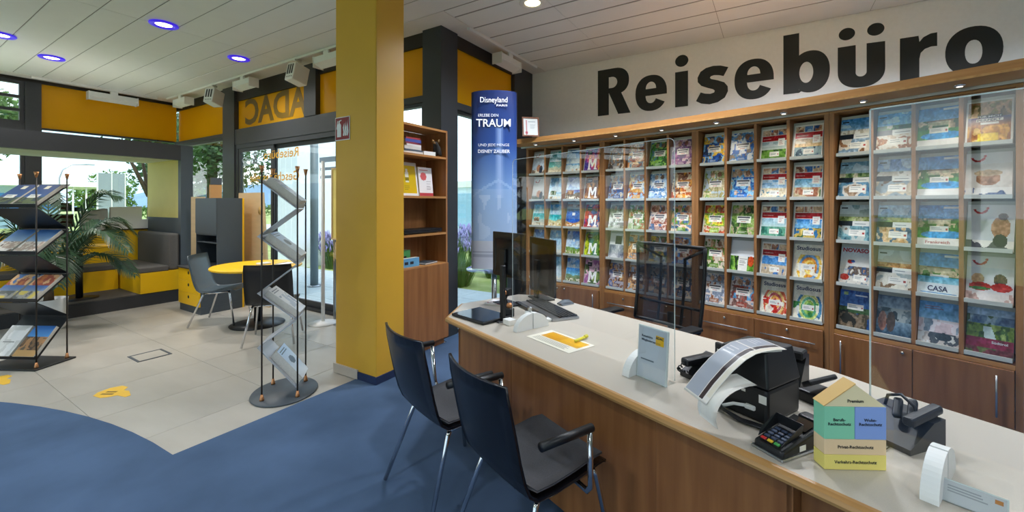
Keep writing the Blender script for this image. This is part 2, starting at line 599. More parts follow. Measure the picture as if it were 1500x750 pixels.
# amber panels above the transoms
def amber(x0, x1, y0, y1, z0, z1, where):
    o = MB().box(x0, x1, y0, y1, z0, z1).build('amber_panel', AMBER)
    return tag(o, 'amber yellow glass panel ' + where, 'panel', 'amber transom panels')
amber(XC + 0.07, XC + 0.09, 3.356, 5.349, 2.72, 3.29, 'above the door behind the yellow pillar')
pan_adac = amber(XC + 0.07, XC + 0.09, 5.626, 7.579, 2.72, 3.20, 'with reversed letters above the glass door')
amber(XC + 0.07, XC + 0.09, 7.971, YD + 0.029, 2.69, 3.30, 'between the corner and the door post')
amber(3.781, 5.039, YB + 0.06, YB + 0.08, 2.665, 3.305, 'above the tall banner')
amber(1.745, XC + 0.039, YD + 0.06, YD + 0.08, 2.70, 3.40, 'above the seating niche')
# reversed lettering seen through the panel (faces outside)
OLIVE = mat('olive_backprint', '#6f5508', rough=0.6, noise=0.04)
text('ADAC', 0.56, OLIVE, pan_adac, (XC + 0.066, 6.52, 2.965), (PI / 2, 0, PI / 2), bold=0.03, width=1.72)

# glazing
window(XC + 0.03, XC + 0.10, 3.356, 4.899, 0.0, 2.644, fr=0.04)
window(XC + 0.03, XC + 0.10, 7.971, YD, 0.0, 2.63, fr=0.05)
window(3.781, 5.039, YB + 0.03, YB + 0.10, 0.0, 2.58, fr=0.04)
window(1.745, XC + 0.03, YD + 0.05, YD + 0.10, 0.0, 2.686, fr=0.012)
xsd = [XL, -2.81, -2.69, -1.36, -1.24, 0.09, 0.21, 1.569]
for i in range(0, 8, 2):
    window(xsd[i], xsd[i + 1], YD + 0.03, YD + 0.10, 0.0, 2.60, fr=0.04)
xsd2 = [XL, -2.75, -1.3, 0.15, 1.569]
for i in range(4):
    window(xsd2[i] + 0.001, xsd2[i + 1] - 0.001, YD + 0.03, YD + 0.10, 2.731, 3.399, fr=0.05, bars=(2.945, 3.15))

# sliding glass door
door = MB()
door.box(XC + 0.02, XC + 0.11, 4.90, 7.579, 2.40, 2.47).box(XC + 0.02, XC + 0.11, 7.50, 7.579, 0, 2.40).box(XC + 0.02, XC + 0.11, 4.90, 4.94, 0, 2.40).box(XC + 0.02, XC + 0.11, 4.94, 7.5, 0.0, 0.03)
d = door.build('door_1', DARK)
d['kind'] = 'structure'
for y0, y1, xo in ((6.46, 7.50, 0.03), (4.94, 6.54, 0.075)):
    lf = MB().box(XC + xo, XC + xo + 0.03, y0, y0 + 0.07, 0.03, 2.40).box(XC + xo, XC + xo + 0.03, y1 - 0.07, y1, 0.03, 2.40)
    lf.box(XC + xo, XC + xo + 0.03, y0 + 0.07, y1 - 0.07, 0.03, 0.12).box(XC + xo, XC + xo + 0.03, y0 + 0.07, y1 - 0.07, 2.34, 2.40)
    leaf = lf.build('door_leaf', DARK, d)
    MB().box(XC + xo + 0.012, XC + xo + 0.018, y0 + 0.07, y1 - 0.07, 0.14, 2.34).build('pane', GLASS, leaf)
# door lettering (read from outside, so reversed from inside)
text('Reisebüro', 0.19, GOLD, d, (XC + 0.024, 6.25, 2.24), (PI / 2, 0, PI / 2), bold=0.01, width=0.93)
text('&', 0.27, GREYL, d, (XC + 0.024, 6.98, 2.21), (PI / 2, 0, PI / 2), bold=0.01)
text('Geschäftsstelle', 0.19, GOLD, d, (XC + 0.024, 6.45, 1.90), (PI / 2, 0, PI / 2), bold=0.01, width=1.36)
FOIL = mat('blue_grey_foil', '#7e93a8', rough=0.5, noise=0.03)
MB().box(XC + 0.026, XC + 0.029, 4.72, 5.30, 2.06, 2.13).build('plate', FOIL, d)
for z, y0, y1 in ((1.97, 4.75, 5.28), (1.86, 4.85, 5.28)):
    MB().box(XC + 0.026, XC + 0.029, y0, y1, z - 0.02, z + 0.02).build('print_line', FOIL, d)

# ---- yellow pillar
pil = thing('pillar', 'square yellow painted pillar beside the carpet edge', 'pillar', (2.357, 2.777, 0))
MB().rbox(0, 0.31, 0, 0.53, 0.0, HC - 0.001, 0.006, 1).build('shaft', YEL, pil)
MB().box(-0.012, 0.322, -0.012, 0.0, 0.009, 0.07).box(-0.012, -0.0005, 0.0, 0.22, 0.009, 0.07).box(0.3105, 0.322, 0, 0.54, 0.009, 0.07).build('skirting', NAVY, pil)
MB().box(-0.014, -0.0005, 0.221, 0.545, 0.005, 0.085).build('skirting', mat('stone_skirting', '#c3b8aa', rough=0.6, noise=0.04), pil)
sg = thing('fire_extinguisher_sign', 'red square fire extinguisher sign on the yellow pillar', 'sign', (2.355, 3.305, 2.053))
# local: x to the right on the pillar face (-Y), z up
sg.rotation_euler = (0, 0, -PI / 2)
RED2 = mat('sign_red', '#8f2029', rough=0.5, noise=0.02)
MB().rbox(0, 0.2, -0.004, 0.0, 0, 0.205, 0.001, 1).build('plate', TEXTW, sg)
MB().box(0.007, 0.193, -0.0052, -0.0042, 0.007, 0.198).build('field', RED2, sg)
pb = MB().prism([(0.03, 0.03), (0.085, 0.03), (0.085, 0.13), (0.075, 0.148), (0.04, 0.148), (0.03, 0.13)], 'y', -0.0066, -0.0054)
pb.prism([(0.048, 0.148), (0.066, 0.148), (0.066, 0.165), (0.09, 0.172), (0.088, 0.18), (0.05, 0.172)], 'y', -0.0066, -0.0054)
pb.prism([(0.02, 0.1), (0.026, 0.1), (0.04, 0.17), (0.034, 0.176)], 'y', -0.0066, -0.0054)
pb.build('extinguisher_symbol', TEXTW, sg)
fl = MB()
for k in range(3):
    x = 0.11 + 0.024 * k
    fl.prism([(x, 0.04), (x + 0.016, 0.035), (x + 0.026, 0.07), (x + 0.014, 0.11 + 0.02 * k), (x + 0.02, 0.15 + 0.012 * k), (x + 0.0, 0.11), (x + 0.008, 0.07)], 'y', -0.0066, -0.0054)
fl.build('flame_symbol', TEXTW, sg)

# ---- big wall lettering (each letter its own part)
def ell(cx, cz, rx, rz, a0_, a1_, n=24, p=2.0):
    out = []
    for k in range(n + 1):
        a = R(a0_ + (a1_ - a0_) * k / n)
        c, s_ = math.cos(a), math.sin(a)
        out.append((cx + rx * math.copysign(abs(c) ** (2 / p), c), cz + rz * math.copysign(abs(s_) ** (2 / p), s_)))
    return out
sign = thing('wall_lettering', 'large black word painted on the white wall above the brochure racks', 'lettering', (XW - 0.001, 2.05, 2.70))
sign.rotation_euler = (0, 0, -PI / 2)
def letter(loops):
    """2D outlines (first outer, rest holes or further outers) -> filled flat letter"""
    cu = bpy.data.curves.new('g', 'CURVE')
    cu.dimensions = '2D'
    cu.fill_mode = 'BOTH'
    cu.extrude = 0.002
    for lp in loops:
        sp = cu.splines.new('POLY')
        sp.points.add(len(lp) - 1)
        for i, (x, z) in enumerate(lp):
            sp.points[i].co = (x, z, 0, 1)
        sp.use_cyclic_u = True
    ob = bpy.data.objects.new('g', cu)
    col.objects.link(ob)
    me = bpy.data.meshes.new_from_object(ob.evaluated_get(bpy.context.evaluated_depsgraph_get()))
    bpy.data.objects.remove(ob)
    me.materials.clear()
    me.materials.append(SIGNB)
    me.name = 'letter'
    o = bpy.data.objects.new('letter', me)
    o.rotation_euler = (PI / 2, 0, 0)
    return link(o, sign)
# x = 2.05 - Y, z = height above 2.70 (measured on the wall)
letter([[(0.0, 0.0), (0.155, 0.0), (0.155, 0.30), (0.285, 0.0), (0.45, 0.0), (0.325, 0.285)] + ell(0.235, 0.445, 0.195, 0.178, -62, 90, 16, 2.3) + [(0.0, 0.623)],
        [(0.155, 0.36), (0.155, 0.51)] + ell(0.20, 0.435, 0.072, 0.075, 90, -90, 10)])
def e_glyph(x0, w):
    cx, h, b = x0 + w / 2, 0.23, 0.222
    outer = ell(cx, b, w / 2, h, -16, -335 + 0, 2, 2)[:0]
    outer = ell(cx, b, w / 2, h, -2, 328, 44, 2.25)
    # terminal at lower right, then inside of the bowl back to the crossbar
    inner_low = ell(cx + 0.0, b - 0.03, w * 0.17, 0.10, 335, 180, 14, 2.2)
    loop = outer + inner_low[0:1] + inner_low + [(x0 + w * 0.345, b - 0.032), (x0 + w, b - 0.032)]
    eye = [(x0 + w * 0.345, b + 0.055), (x0 + w * 0.67, b + 0.055)] + ell(cx, b + 0.06, w * 0.165, 0.085, 0, 180, 12)
    return [loop, eye]
letter(e_glyph(0.515, 0.395))
letter([[(1.009, 0.0), (1.159, 0.0), (1.159, 0.436), (1.009, 0.436)], ell(1.086, 0.568, 0.077, 0.073, 0, 350, 24)])
S0 = 1.25
letter([[(S0, 0.047), (S0 + 0.053, 0.146)] + [(S0 + 0.10, 0.125), (S0 + 0.16, 0.115), (S0 + 0.20, 0.125), (S0 + 0.208, 0.145), (S0 + 0.19, 0.165), (S0 + 0.13, 0.19), (S0 + 0.06, 0.225), (S0 + 0.02, 0.275), (S0 + 0.018, 0.33), (S0 + 0.05, 0.395), (S0 + 0.11, 0.432), (S0 + 0.19, 0.445), (S0 + 0.27, 0.435), (S0 + 0.352, 0.403), (S0 + 0.302, 0.306), (S0 + 0.25, 0.325), (S0 + 0.2, 0.333), (S0 + 0.165, 0.325), (S0 + 0.155, 0.307), (S0 + 0.17, 0.29), (S0 + 0.24, 0.265), (S0 + 0.31, 0.23), (S0 + 0.345, 0.18), (S0 + 0.348, 0.12), (S0 + 0.315, 0.05), (S0 + 0.24, 0.005), (S0 + 0.15, -0.01), (S0 + 0.06, 0.01)]])
letter(e_glyph(1.666, 0.39))
B0 = 2.146
letter([[(B0, 0.005), (B0 + 0.145, 0.005), (B0 + 0.145, 0.045)] + ell(B0 + 0.245, 0.222, 0.168, 0.225, -125, 125, 30, 2.2) + [(B0 + 0.145, 0.405), (B0 + 0.145, 0.656), (B0, 0.656)],
        ell(B0 + 0.208, 0.218, 0.062, 0.114, 0, 350, 24)])
U0 = 2.625
letter([[(U0, 0.43), (U0, 0.17)] + ell(U0 + 0.189, 0.17, 0.189, 0.18, 180, 360, 24, 2.3)[1:] + [(U0 + 0.377, 0.425), (U0 + 0.234, 0.43), (U0 + 0.234, 0.16)] + ell(U0 + 0.19, 0.145, 0.044, 0.045, 0, -180, 10) + [(U0 + 0.147, 0.16), (U0 + 0.147, 0.43)],
        ell(U0 + 0.075, 0.558, 0.067, 0.063, 0, 350, 24), ell(U0 + 0.305, 0.558, 0.067, 0.063, 0, 350, 24)])
Q0 = 3.113
letter([[(Q0, 0.0), (Q0 + 0.141, 0.0), (Q0 + 0.141, 0.2), (Q0 + 0.15, 0.255), (Q0 + 0.18, 0.29), (Q0 + 0.225, 0.305), (Q0 + 0.266, 0.302), (Q0 + 0.266, 0.432), (Q0 + 0.22, 0.43), (Q0 + 0.17, 0.405), (Q0 + 0.141, 0.365), (Q0 + 0.135, 0.425), (Q0, 0.425)]])
letter([ell(3.434 + 0.188, 0.21, 0.188, 0.225, 0, 350, 36, 2.2), ell(3.434 + 0.188, 0.20, 0.057, 0.11, 0, 350, 24, 2.2)])
# ================================================================== CEILING LAMPS
BLUER = mat('blue_lamp_ring', '#3018b0', rough=0.3, noise=0.02, emit='#3a1cd8', estr=0.8)
LED_W = mat('lamp_lens', '#fff6ea', rough=0.3, noise=0.01, emit='#fff0e0', estr=9.0)
LED_Y = mat('lamp_lens_warm', '#fff2d0', rough=0.3, noise=0.01, emit='#ffe6a8', estr=9.0)
def downlight(x, y, label, warm=False, watts=LAMP_W, group=None):
    t = thing('ceiling_lamp', label, 'ceiling lamp', (x, y, HC - 0.02), group=group)
    MB().lathe([(0.075, 0.016), (0.125, 0.017), (0.13, 0.008), (0.122, 0.0), (0.082, 0.002), (0.075, 0.012)], 32).build('ring', WHITEG if warm else BLUER, t)
    MB().lathe([(0.0, 0.006), (0.05, 0.005), (0.074, 0.011), (0.074, 0.017), (0.0, 0.017)], 28).build('lens', LED_Y if warm else LED_W, t)
    l = bpy.data.lights.new('lamp_beam', 'SPOT')
    l.energy = watts
    l.spot_size = R(150)
    l.spot_blend = 1.0
    l.shadow_soft_size = 0.12
    l.color = (0.91, 0.97, 1.06) if warm else (1.0, 0.95, 0.9)
    o = bpy.data.objects.new('lamp_beam', l)
    o.location = (0, 0, -0.02)
    link(o, t)
    return t
downlight(1.895, 5.625, 'recessed ceiling lamp with violet ring over the stone floor in front of niche', group='violet ring lamps')
downlight(1.54, 8.18, 'recessed ceiling lamp with violet ring close to the niche head beam', group='violet ring lamps')
downlight(2.87, 6.09, 'recessed ceiling lamp with violet ring nearest the glass door', group='violet ring lamps')
downlight(1.016, 7.57, 'recessed ceiling lamp with violet ring farther along the louvre window', group='violet ring lamps')
downlight(3.57, 1.98, 'warm white recessed ceiling lamp above the counter end', warm=True, watts=LAMP_W * 1.3, group='warm recessed lamps')
for x, y, lb in ((3.57, 0.75, 'added unseen over the counter middle'), (4.25, -0.25, 'added unseen in front of the rack canopy'), (4.2, -1.7, 'added unseen beyond the far rack section'), (2.9, -2.2, 'over the counter head'), (-0.2, -1.6, 'over the rear carpet corner'), (-0.8, 1.4, 'over the open carpet'), (-2.6, -0.4, 'beside the rear windows'), (-2.6, 3.4, 'beside the middle windows'), (-0.8, 4.2, 'over the curved carpet edge'), (-1.2, 6.6, 'over the carpet before the niche')):  # unseen lamps; those near the lettering wall are added to brighten it
    downlight(x, y, 'warm white recessed ceiling lamp ' + lb, warm=True, watts=LAMP_W * (1.6 if x > 3.4 else 1.0), group='warm recessed lamps')

# ---- lighting tracks with wash lights and box spots
def track(x0, x1, y0, y1, label):
    o = MB().box(x0, x1, y0, y1, HC - 0.035, HC - 0.0045).build('lighting_track', WHITEG)
    return tag(o, label, 'track', 'white ceiling tracks')
track(XC - 0.26, XC - 0.225, 3.5, 9.50, 'long white ceiling track over the door wall')
track(3.70, 5.27, YB - 0.235, YB - 0.20, 'short white ceiling track above the banner window')
track(1.6, 3.15, YD - 0.235, YD - 0.20, 'white ceiling track above the seating niche panel')
def wash(x, y, rz, label, L_=0.46):
    t = thing('wash_light', label, 'track light', (x, y, HC - 0.036), rz, 'white wash lights')
    # local x along the track, y towards the wall
    MB().rbox(-0.05, 0.05, -0.018, 0.018, -0.05, 0.0, 0.004, 1).build('adapter', WHITEG, t)
    MB().prism([(-0.025, -0.13), (0.085, -0.175), (0.105, -0.125), (0.02, -0.05), (-0.025, -0.05)], 'x', -L_ / 2, L_ / 2).build('housing', WHITEG, t)
    MB().box(-L_ / 2 - 0.012, -L_ / 2, -0.032, 0.112, -0.18, -0.045).build('end_plate', WHITEG, t)
    MB().box(L_ / 2, L_ / 2 + 0.012, -0.032, 0.112, -0.18, -0.045).build('end_plate', WHITEG, t)
    return t
xt = XC - 0.242
wash(xt, 8.95, -PI / 2, 'white wash light on the track next to the room corner')
wash(xt, 6.80, -PI / 2, 'white wash light on the track above the reversed letters panel')
wash(xt, 4.75, -PI / 2, 'white wash light on the track beside the yellow pillar')
wash(4.57, YB - 0.217, 0, 'white wash light on the short track above the banner')
wash(2.55, YD - 0.217, 0, 'white wash light in front of the niche amber panel', 0.62)
def boxspot(y, rz, label):
    t = thing('box_spot', label, 'spotlight', (xt, y, HC - 0.036), rz, 'white box spotlights')
    MB().rbox(-0.05, 0.05, -0.016, 0.016, -0.03, 0, 0.004, 1).build('adapter', WHITEG, t)
    MB().tube([(0, 0, -0.03), (0.0, 0, -0.09)], 0.012).build('stem', WHITEG, t)
    M = Matrix.Translation((0, 0, -0.20)) @ Matrix.Rotation(R(12), 4, 'Y')
    MB().rbox(-0.11, 0.11, -0.08, 0.08, -0.12, 0.12, 0.012, 2, M=M).build('housing', WHITEG, t)
    for k in (-1, 0, 1):
        MB().box(-0.1125, -0.1105, k * 0.042 - 0.012, k * 0.042 + 0.012, -0.04, 0.095, M=M).build('vent_slot', BLACK, t)
    for k in range(4):
        MB().box(-0.1125, -0.1105, -0.05 + k * 0.03 - 0.006, -0.05 + k * 0.03 + 0.006, -0.085, -0.073, M=M).build('vent_slot', BLACK, t)
    return t
boxspot(7.70, R(25), 'white box spotlight with slotted face near the dark door post')
boxspot(5.38, R(5), 'white box spotlight with slotted face near the post by the pillar')

# ================================================================== OUTSIDE
GRASS = mat('lawn', '#9aac5c', rough=0.95, color2='#bcc482', nscale=3.0, bump=0.4)
ROAD = mat('road_asphalt', '#c9cbc8', rough=0.9, noise=0.05, nscale=5)
PAVE = mat('terrace_slab', '#c2ccce', rough=0.8, noise=0.05, nscale=6)
LEAF1 = mat('leaf_green', '#5e8038', rough=0.7, noise=0.35, nscale=2.0, trans=0.35)
LEAF2 = mat('leaf_dark', '#3f5f34', rough=0.7, noise=0.35, nscale=2.0, trans=0.3)
BARK = mat('bark', '#5a4a3a', rough=0.95, noise=0.2, nscale=9, bump=0.4)
LAV = mat('lavender_bloom', '#8f8cc0', rough=0.8, noise=0.2, nscale=30)
g = MB().box(-60, 90, YD + 0.13, 120, -0.30, -0.12).box(XC + 0.13, 90, -40, YD + 0.13, -0.30, -0.12).box(-60, XL - 0.21, -40, YD + 0.13, -0.30, -0.12).build('ground', GRASS)
tag(g, 'green lawn around the building', 'lawn', kind='structure')
rd = MB().box(-60, 90, 26, 33, -0.119, -0.10).box(15, 20, -40, 26, -0.119, -0.10).build('road', ROAD)
tag(rd, 'pale road crossing behind the lawn', 'road', kind='structure')
# terrace slabs in front of door and banner window
ter = thing('terrace', 'pale grey slab terrace outside the glass door', 'terrace')
sl = MB().rbox(0.004, 0.596, 0.004, 0.596, 0, 0.07, 0.004, 1).mesh('slab', PAVE)
for i in range(4):
    for j in range(12):
        x, y = XC + 0.14 + 0.6 * i, YB + 0.14 + 0.6 * j
        o = bpy.data.objects.new('slab', sl)
        o.location = (x, y, -0.119)
        link(o, ter)

def leaves(mb, rng, c, r, n, size, squash=(1, 1, 1)):
    for k in range(n):
        while True:
            p = Vector((rng.uniform(-1, 1), rng.uniform(-1, 1), rng.uniform(-1, 1)))
            if 0.25 < p.length < 1:
                break
        p = Vector((p.x * r * squash[0], p.y * r * squash[1], p.z * r * squash[2])) + Vector(c)
        u = Vector((rng.gauss(0, 1), rng.gauss(0, 1), rng.gauss(0, 1))).normalized()
        w = u.orthogonal().normalized()
        s_ = size * rng.uniform(0.6, 1.3)
        mb.add([p - u * s_, p + w * s_ * 0.55, p + u * s_, p - w * s_ * 0.55], [(0, 1, 2, 3)])
def tree(x, y, h, r, label, m, seed, n=2600, size=0.16, trunk=True, base=None):
    rng = random.Random(seed)
    t = thing('tree', label, 'tree', (x, y, -0.12), group='trees outside')
    mb = MB()
    cz = h - r * 0.95
    for k in range(9):
        a = rng.uniform(0, 2 * PI)
        d_ = rng.uniform(0, 0.65) * r
        leaves(mb, rng, (d_ * math.cos(a), d_ * math.sin(a), cz + rng.uniform(-0.55, 0.55) * r), r * rng.uniform(0.4, 0.65), n // 9, size)
    mb.build('crown', m, t)['kind'] = 'stuff'
    tb = MB().tube([(0, 0, 0), (0.05, 0.02, h * 0.35), (0.0, 0.0, h * 0.75)], [r * 0.09, r * 0.07, r * 0.03], 8)
    for k in range(4):
        a = k * 1.6
        tb.tube([(0, 0, h * 0.4), (r * 0.5 * math.cos(a), r * 0.5 * math.sin(a), h * 0.7)], [r * 0.05, r * 0.015], 6)
    tb.build('trunk', BARK, t)
    return t
tree(2.3, 20.5, 5.4, 1.35, 'leafy tree behind the louvre window', LEAF1, 1, 3200, 0.10)
tree(-3.0, 24, 9.0, 3.4, 'large leafy tree far along the lawn', LEAF1, 2, 3200)
tree(6.7, 16.2, 5.6, 1.9, 'dense green tree outside the corner window beside the post', LEAF2, 3, 7000, 0.10)
tree(10.5, 15.5, 6.5, 1.9, 'leafy tree behind the blue flag', LEAF1, 4, 3600, 0.11)
tree(4.15, 13.2, 4.5, 1.15, 'small tree with leaves overhanging the niche window', LEAF2, 5, 2400, 0.07)
tree(14.3, 56, 5.0, 2.6, 'round tree beyond the canopy building', LEAF1, 6, 3000, 0.22)
tree(24.0, 62, 5.0, 3.5, 'low broad tree behind the hedge', LEAF1, 7, 2600, 0.25)
# hedge
rng = random.Random(8)
hd = MB()
for k in range(90):
    leaves(hd, rng, (12.0 + k * 0.42, 48, 0.75), 0.9, 55, 0.14, (0.6, 0.6, 0.8))
hd = hd.build('hedge', LEAF1)
tag(hd, 'long clipped green hedge beyond the road', 'hedge', kind='stuff')
# hill line
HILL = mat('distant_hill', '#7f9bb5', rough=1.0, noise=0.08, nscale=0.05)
hp = [(-160, -2)] + [(-160 + 10 * k, 5 + 4.5 * math.sin(k * 0.55) + 3 * math.sin(k * 0.21 + 1)) for k in range(45)] + [(290, -2)]
h_ = MB().prism(hp, 'y', 190, 260).build('hills', HILL)
tag(h_, 'hazy blue hills on the horizon', 'hills', kind='structure')
# canopy building across the road
bt = thing('canopy_building', 'white roofed canopy building with blue glass front across the road', 'building', (5.2, 42, -0.12))
MB().box(-3, 5.6, -2, 6, 2.75, 3.1).build('roof', WHITE, bt)
MB().box(-2.5, 3.0, 0, 5, 0, 2.75).build('wall', mat('building_blue', '#a9c4dc', rough=0.6, noise=0.04), bt)
wn = MB().box(0, 0.66, -0.04, 0.02, 0, 1.1).mesh('pane', mat('far_window', '#3f8ae0', rough=0.2, noise=0.05))
for k in range(7):
    o = bpy.data.objects.new('window_pane', wn)
    o.location = (-2.3 + k * 0.75, 0, 1.2)
    link(o, bt)
for k in range(4):
    MB().tube([(3.4 + k * 0.65, -1.6, 0), (3.4 + k * 0.65, -1.6, 2.75)], 0.05).build('column', WHITE, bt)
# glazed white notice panels outside
sb = thing('notice_board', 'grey double panel road sign seen from behind', 'sign', (5.83, 24, -0.12))
for k in (0, 1):
    MB().box(0.02 + k * 0.44, 0.42 + k * 0.44, -0.03, 0.03, 1.1, 2.9).build('panel', mat('sign_back_grey', '#8f9aa0', rough=0.5, noise=0.03), sb)
for k in range(3):
    MB().box(k * 0.44 - 0.018, k * 0.44 + 0.019, -0.05, 0.05, 0, 2.95).build('post', WHITEG, sb)
lp = thing('street_lamp', 'tall curved street lamp beyond the niche window', 'street lamp', (6.5, 33, -0.12))
MB().tube([(0, 0, 0), (0, 0, 3.0), (0.12, 0, 3.45), (0.45, 0, 3.75), (1.1, 0, 3.82)], 0.035).build('pole', STEEL, lp)
MB().rbox(1.05, 1.4, -0.08, 0.08, 3.78, 3.86, 0.03, 2).build('lamp_head', STEEL, lp)
# blue flags
FLAG = mat('blue_flag_cloth', '#2f74c0', rough=0.8, noise=0.06, nscale=3, trans=0.3)
def flag(x, y, label, h=6.0):
    t = thing('flag', label, 'flag', (x, y, -0.12), R(-35), 'tall blue flags')
    MB().tube([(0, 0, 0), (0, 0, h)], 0.04).build('pole', WHITEG, t)
    P = [[(0.05 + 0.95 * i / 8, 0.07 * math.sin(i * 0.9 + j * 0.3), 1.5 + (h - 1.6) * j / 12) for i in range(9)] for j in range(13)]
    MB().grid(P, thick=0.004).build('cloth', FLAG, t)
    text('ADAC', 0.45, TEXTW, t, (0.62, -0.09, h * 0.75), (PI / 2, -PI / 2, 0), bold=0.01)
flag(7.0, 11.6, 'tall blue flag outside the sliding door')
flag(8.6, 13.0, 'tall blue flag outside the door beside the pillar')
# white van side behind the door
WB = thing('white_container', 'white panelled container outside the left door leaf', 'container', (6.05, 10.0, -0.12))
for k in range(4):
    MB().rbox(0, 1.2, 0.25 * k, 0.25 * k + 0.246, 0.0005, 3.6, 0.01, 1).build('panel', mat('container_white', '#e4ecf2', rough=0.5, noise=0.02), WB)
# planting by the banner window and the door
def shrub(x, y, h, r, n, label, seed, bloom=False):
    rng = random.Random(seed)
    t = thing('lavender_shrub' if bloom else 'grass_shrub', label, 'shrub', (x, y, -0.12), group='shrubs outside')
    mb, bl = MB(), MB()
    for k in range(n):
        a = rng.uniform(0, 2 * PI)
        d0 = r * math.sqrt(rng.random()) * 0.6
        p = Vector((d0 * math.cos(a), d0 * math.sin(a), 0))
        q = p * 1.9 + Vector((rng.gauss(0, 0.06), rng.gauss(0, 0.06), h * rng.uniform(0.55, 1)))
        w = Vector((-math.sin(a), math.cos(a), 0)) * 0.012
        m_ = (p + q) / 2 + Vector((0, 0, h * 0.12))
        mb.add([p - w, p + w, m_ + w * 0.9, m_ - w * 0.9, q], [(0, 1, 2, 3), (3, 2, 4)])
        if bloom:
            u = Vector((rng.gauss(0, .01), rng.gauss(0, .01), 0.06))
            bl.tube([q - u, q + u], [0.016, 0.008], 4)
    mb.build('stems', LEAF1, t)['kind'] = 'stuff'
    if bloom:
        bl.build('blossoms', LAV, t)['kind'] = 'stuff'
for k, (x, y, h, r, lb) in enumerate(((6.75, 4.05, 0.75, 0.5, 'bushy green grass tuft nearest the banner window'), (6.5, 5.35, 0.7, 0.5, 'green grass tuft between the lavender and the terrace'), (7.75, 5.1, 0.75, 0.55, 'green grass tuft farther out beyond the banner window'), (6.6, 6.7, 0.6, 0.45, 'low green grass tuft at the terrace edge'))):
    shrub(x, y, h, r, 420, lb, 20 + k)
for k, (x, y, h, r, lb) in enumerate(((7.7, 6.5, 1.0, 0.5, 'lavender bush in bloom beyond the grass tufts'), (9.1, 6.6, 1.05, 0.5, 'lavender bush in bloom near the glazed building'), (6.6, 8.0, 0.9, 0.5, 'lavender bush in bloom outside the sliding door'), (6.7, 9.3, 0.9, 0.5, 'lavender bush in bloom before the white container'), (8.0, 7.9, 0.95, 0.5, 'lavender bush in bloom near the blue flag'))):
    shrub(x, y, h, r, 420, lb, 40 + k, True)
gp = thing('glass_building', 'pale blue glazed building far outside the banner window', 'building', (16, 12, -0.12), R(-12))
MB().box(0, 0.4, -8, 8, 0, 2.6).build('wall', mat('pale_facade', '#c8dbe4', rough=0.5, noise=0.03), gp)
MB().box(-0.05, 0, -8, 8, 2.4, 2.7).build('roof_edge', WHITE, gp)
for k in range(10):
    MB().box(-0.04, 0.0, -7.8 + 1.6 * k, -6.4 + 1.6 * k, 0.5, 2.1).build('window_pane', mat('facade_glass', '#8fb9d2', rough=0.3, noise=0.03), gp)
t = thing('outside_post', 'slim grey canopy post outside the sliding door', 'post', (4.75, 7.30, -0.047))
MB().tube([(0, 0, 0.02), (0, 0, 3.4)], 0.07, 14).build('pole', mat('post_grey', '#76858c', rough=0.5, noise=0.04), t)
MB().lathe([(0.0, 0), (0.12, 0), (0.12, 0.02), (0.0, 0.02)], 20).build('foot', STEEL, t)
# ================================================================== BROCHURES: printed covers
class Pic:
    """small raster used for the printed cover, y=0 bottom, colours in sRGB"""
    def __init__(s, w, h, seed):
        s.w, s.h = w, h
        s.rng = np.random.default_rng(seed)
        s.a = np.ones((h, w, 3)) * 0.93
        yy, xx = np.mgrid[0:h, 0:w]
        s.x, s.y = (xx + 0.5) / w, (yy + 0.5) / h
    def c(s, h):
        h = h.lstrip('#')
        return np.array([int(h[i:i + 2], 16) / 255 for i in (0, 2, 4)])
    def noise(s, n):
        g = s.rng.random((n + 2, n + 2))
        fx, fy = s.x * n, s.y * n
        ix, iy = fx.astype(int), fy.astype(int)
        tx, ty = fx - ix, fy - iy
        tx, ty = tx * tx * (3 - 2 * tx), ty * ty * (3 - 2 * ty)
        return (g[iy, ix] * (1 - tx) + g[iy, ix + 1] * tx) * (1 - ty) + (g[iy + 1, ix] * (1 - tx) + g[iy + 1, ix + 1] * tx) * ty
    def put(s, m, c, k=1.0):
        c = s.c(c) if isinstance(c, str) else np.array(c)
        m = (m * k)[..., None]
        s.a = s.a * (1 - m) + c * m
    def box(s, x0, y0, x1, y1, c, k=1.0):
        s.put(((s.x >= x0) & (s.x < x1) & (s.y >= y0) & (s.y < y1)).astype(float), c, k)
    def oval(s, cx, cy, rx, ry, c, k=1.0):
        s.put(((((s.x - cx) / rx) ** 2 + ((s.y - cy) / ry) ** 2) < 1).astype(float), c, k)
    def grad(s, x0, y0, x1, y1, ca, cb):
        m = ((s.x >= x0) & (s.x < x1) & (s.y >= y0) & (s.y < y1)).astype(float)[..., None]
        t = np.clip((s.y - y0) / (y1 - y0), 0, 1)[..., None]
        s.a = s.a * (1 - m) + (s.c(ca) * (1 - t) + s.c(cb) * t) * m
    def mottle(s, x0, y0, x1, y1, pal, n=5):
        m = ((s.x >= x0) & (s.x < x1) & (s.y >= y0) & (s.y < y1))
        base = s.noise(n) + 0.35 * s.noise(n * 3)
        lo, hi = base.min(), base.max()
        idx = np.clip(((base - lo) / (hi - lo) * len(pal)).astype(int), 0, len(pal) - 1)
        cs = np.array([s.c(p) for p in pal])[idx]
        s.a[m] = cs[m]
    def lines(s, x0, x1, y, n, c, gap=0.035):
        for k in range(n):
            s.box(x0, y - k * gap, x1 - s.rng.random() * 0.12, y - k * gap + gap * 0.5, c, 0.75)
    def sticker(s, x, y, w=0.42, h=0.16):
        s.box(x, y, x + w, y + h, '#ece9e2')
        s.lines(x + 0.04, x + w * 0.75, y + h * 0.62, 2, '#9aa0a4')
        s.box(x + w * 0.84, y + h * 0.3, x + w * 0.95, y + h * 0.6, '#b4524a')

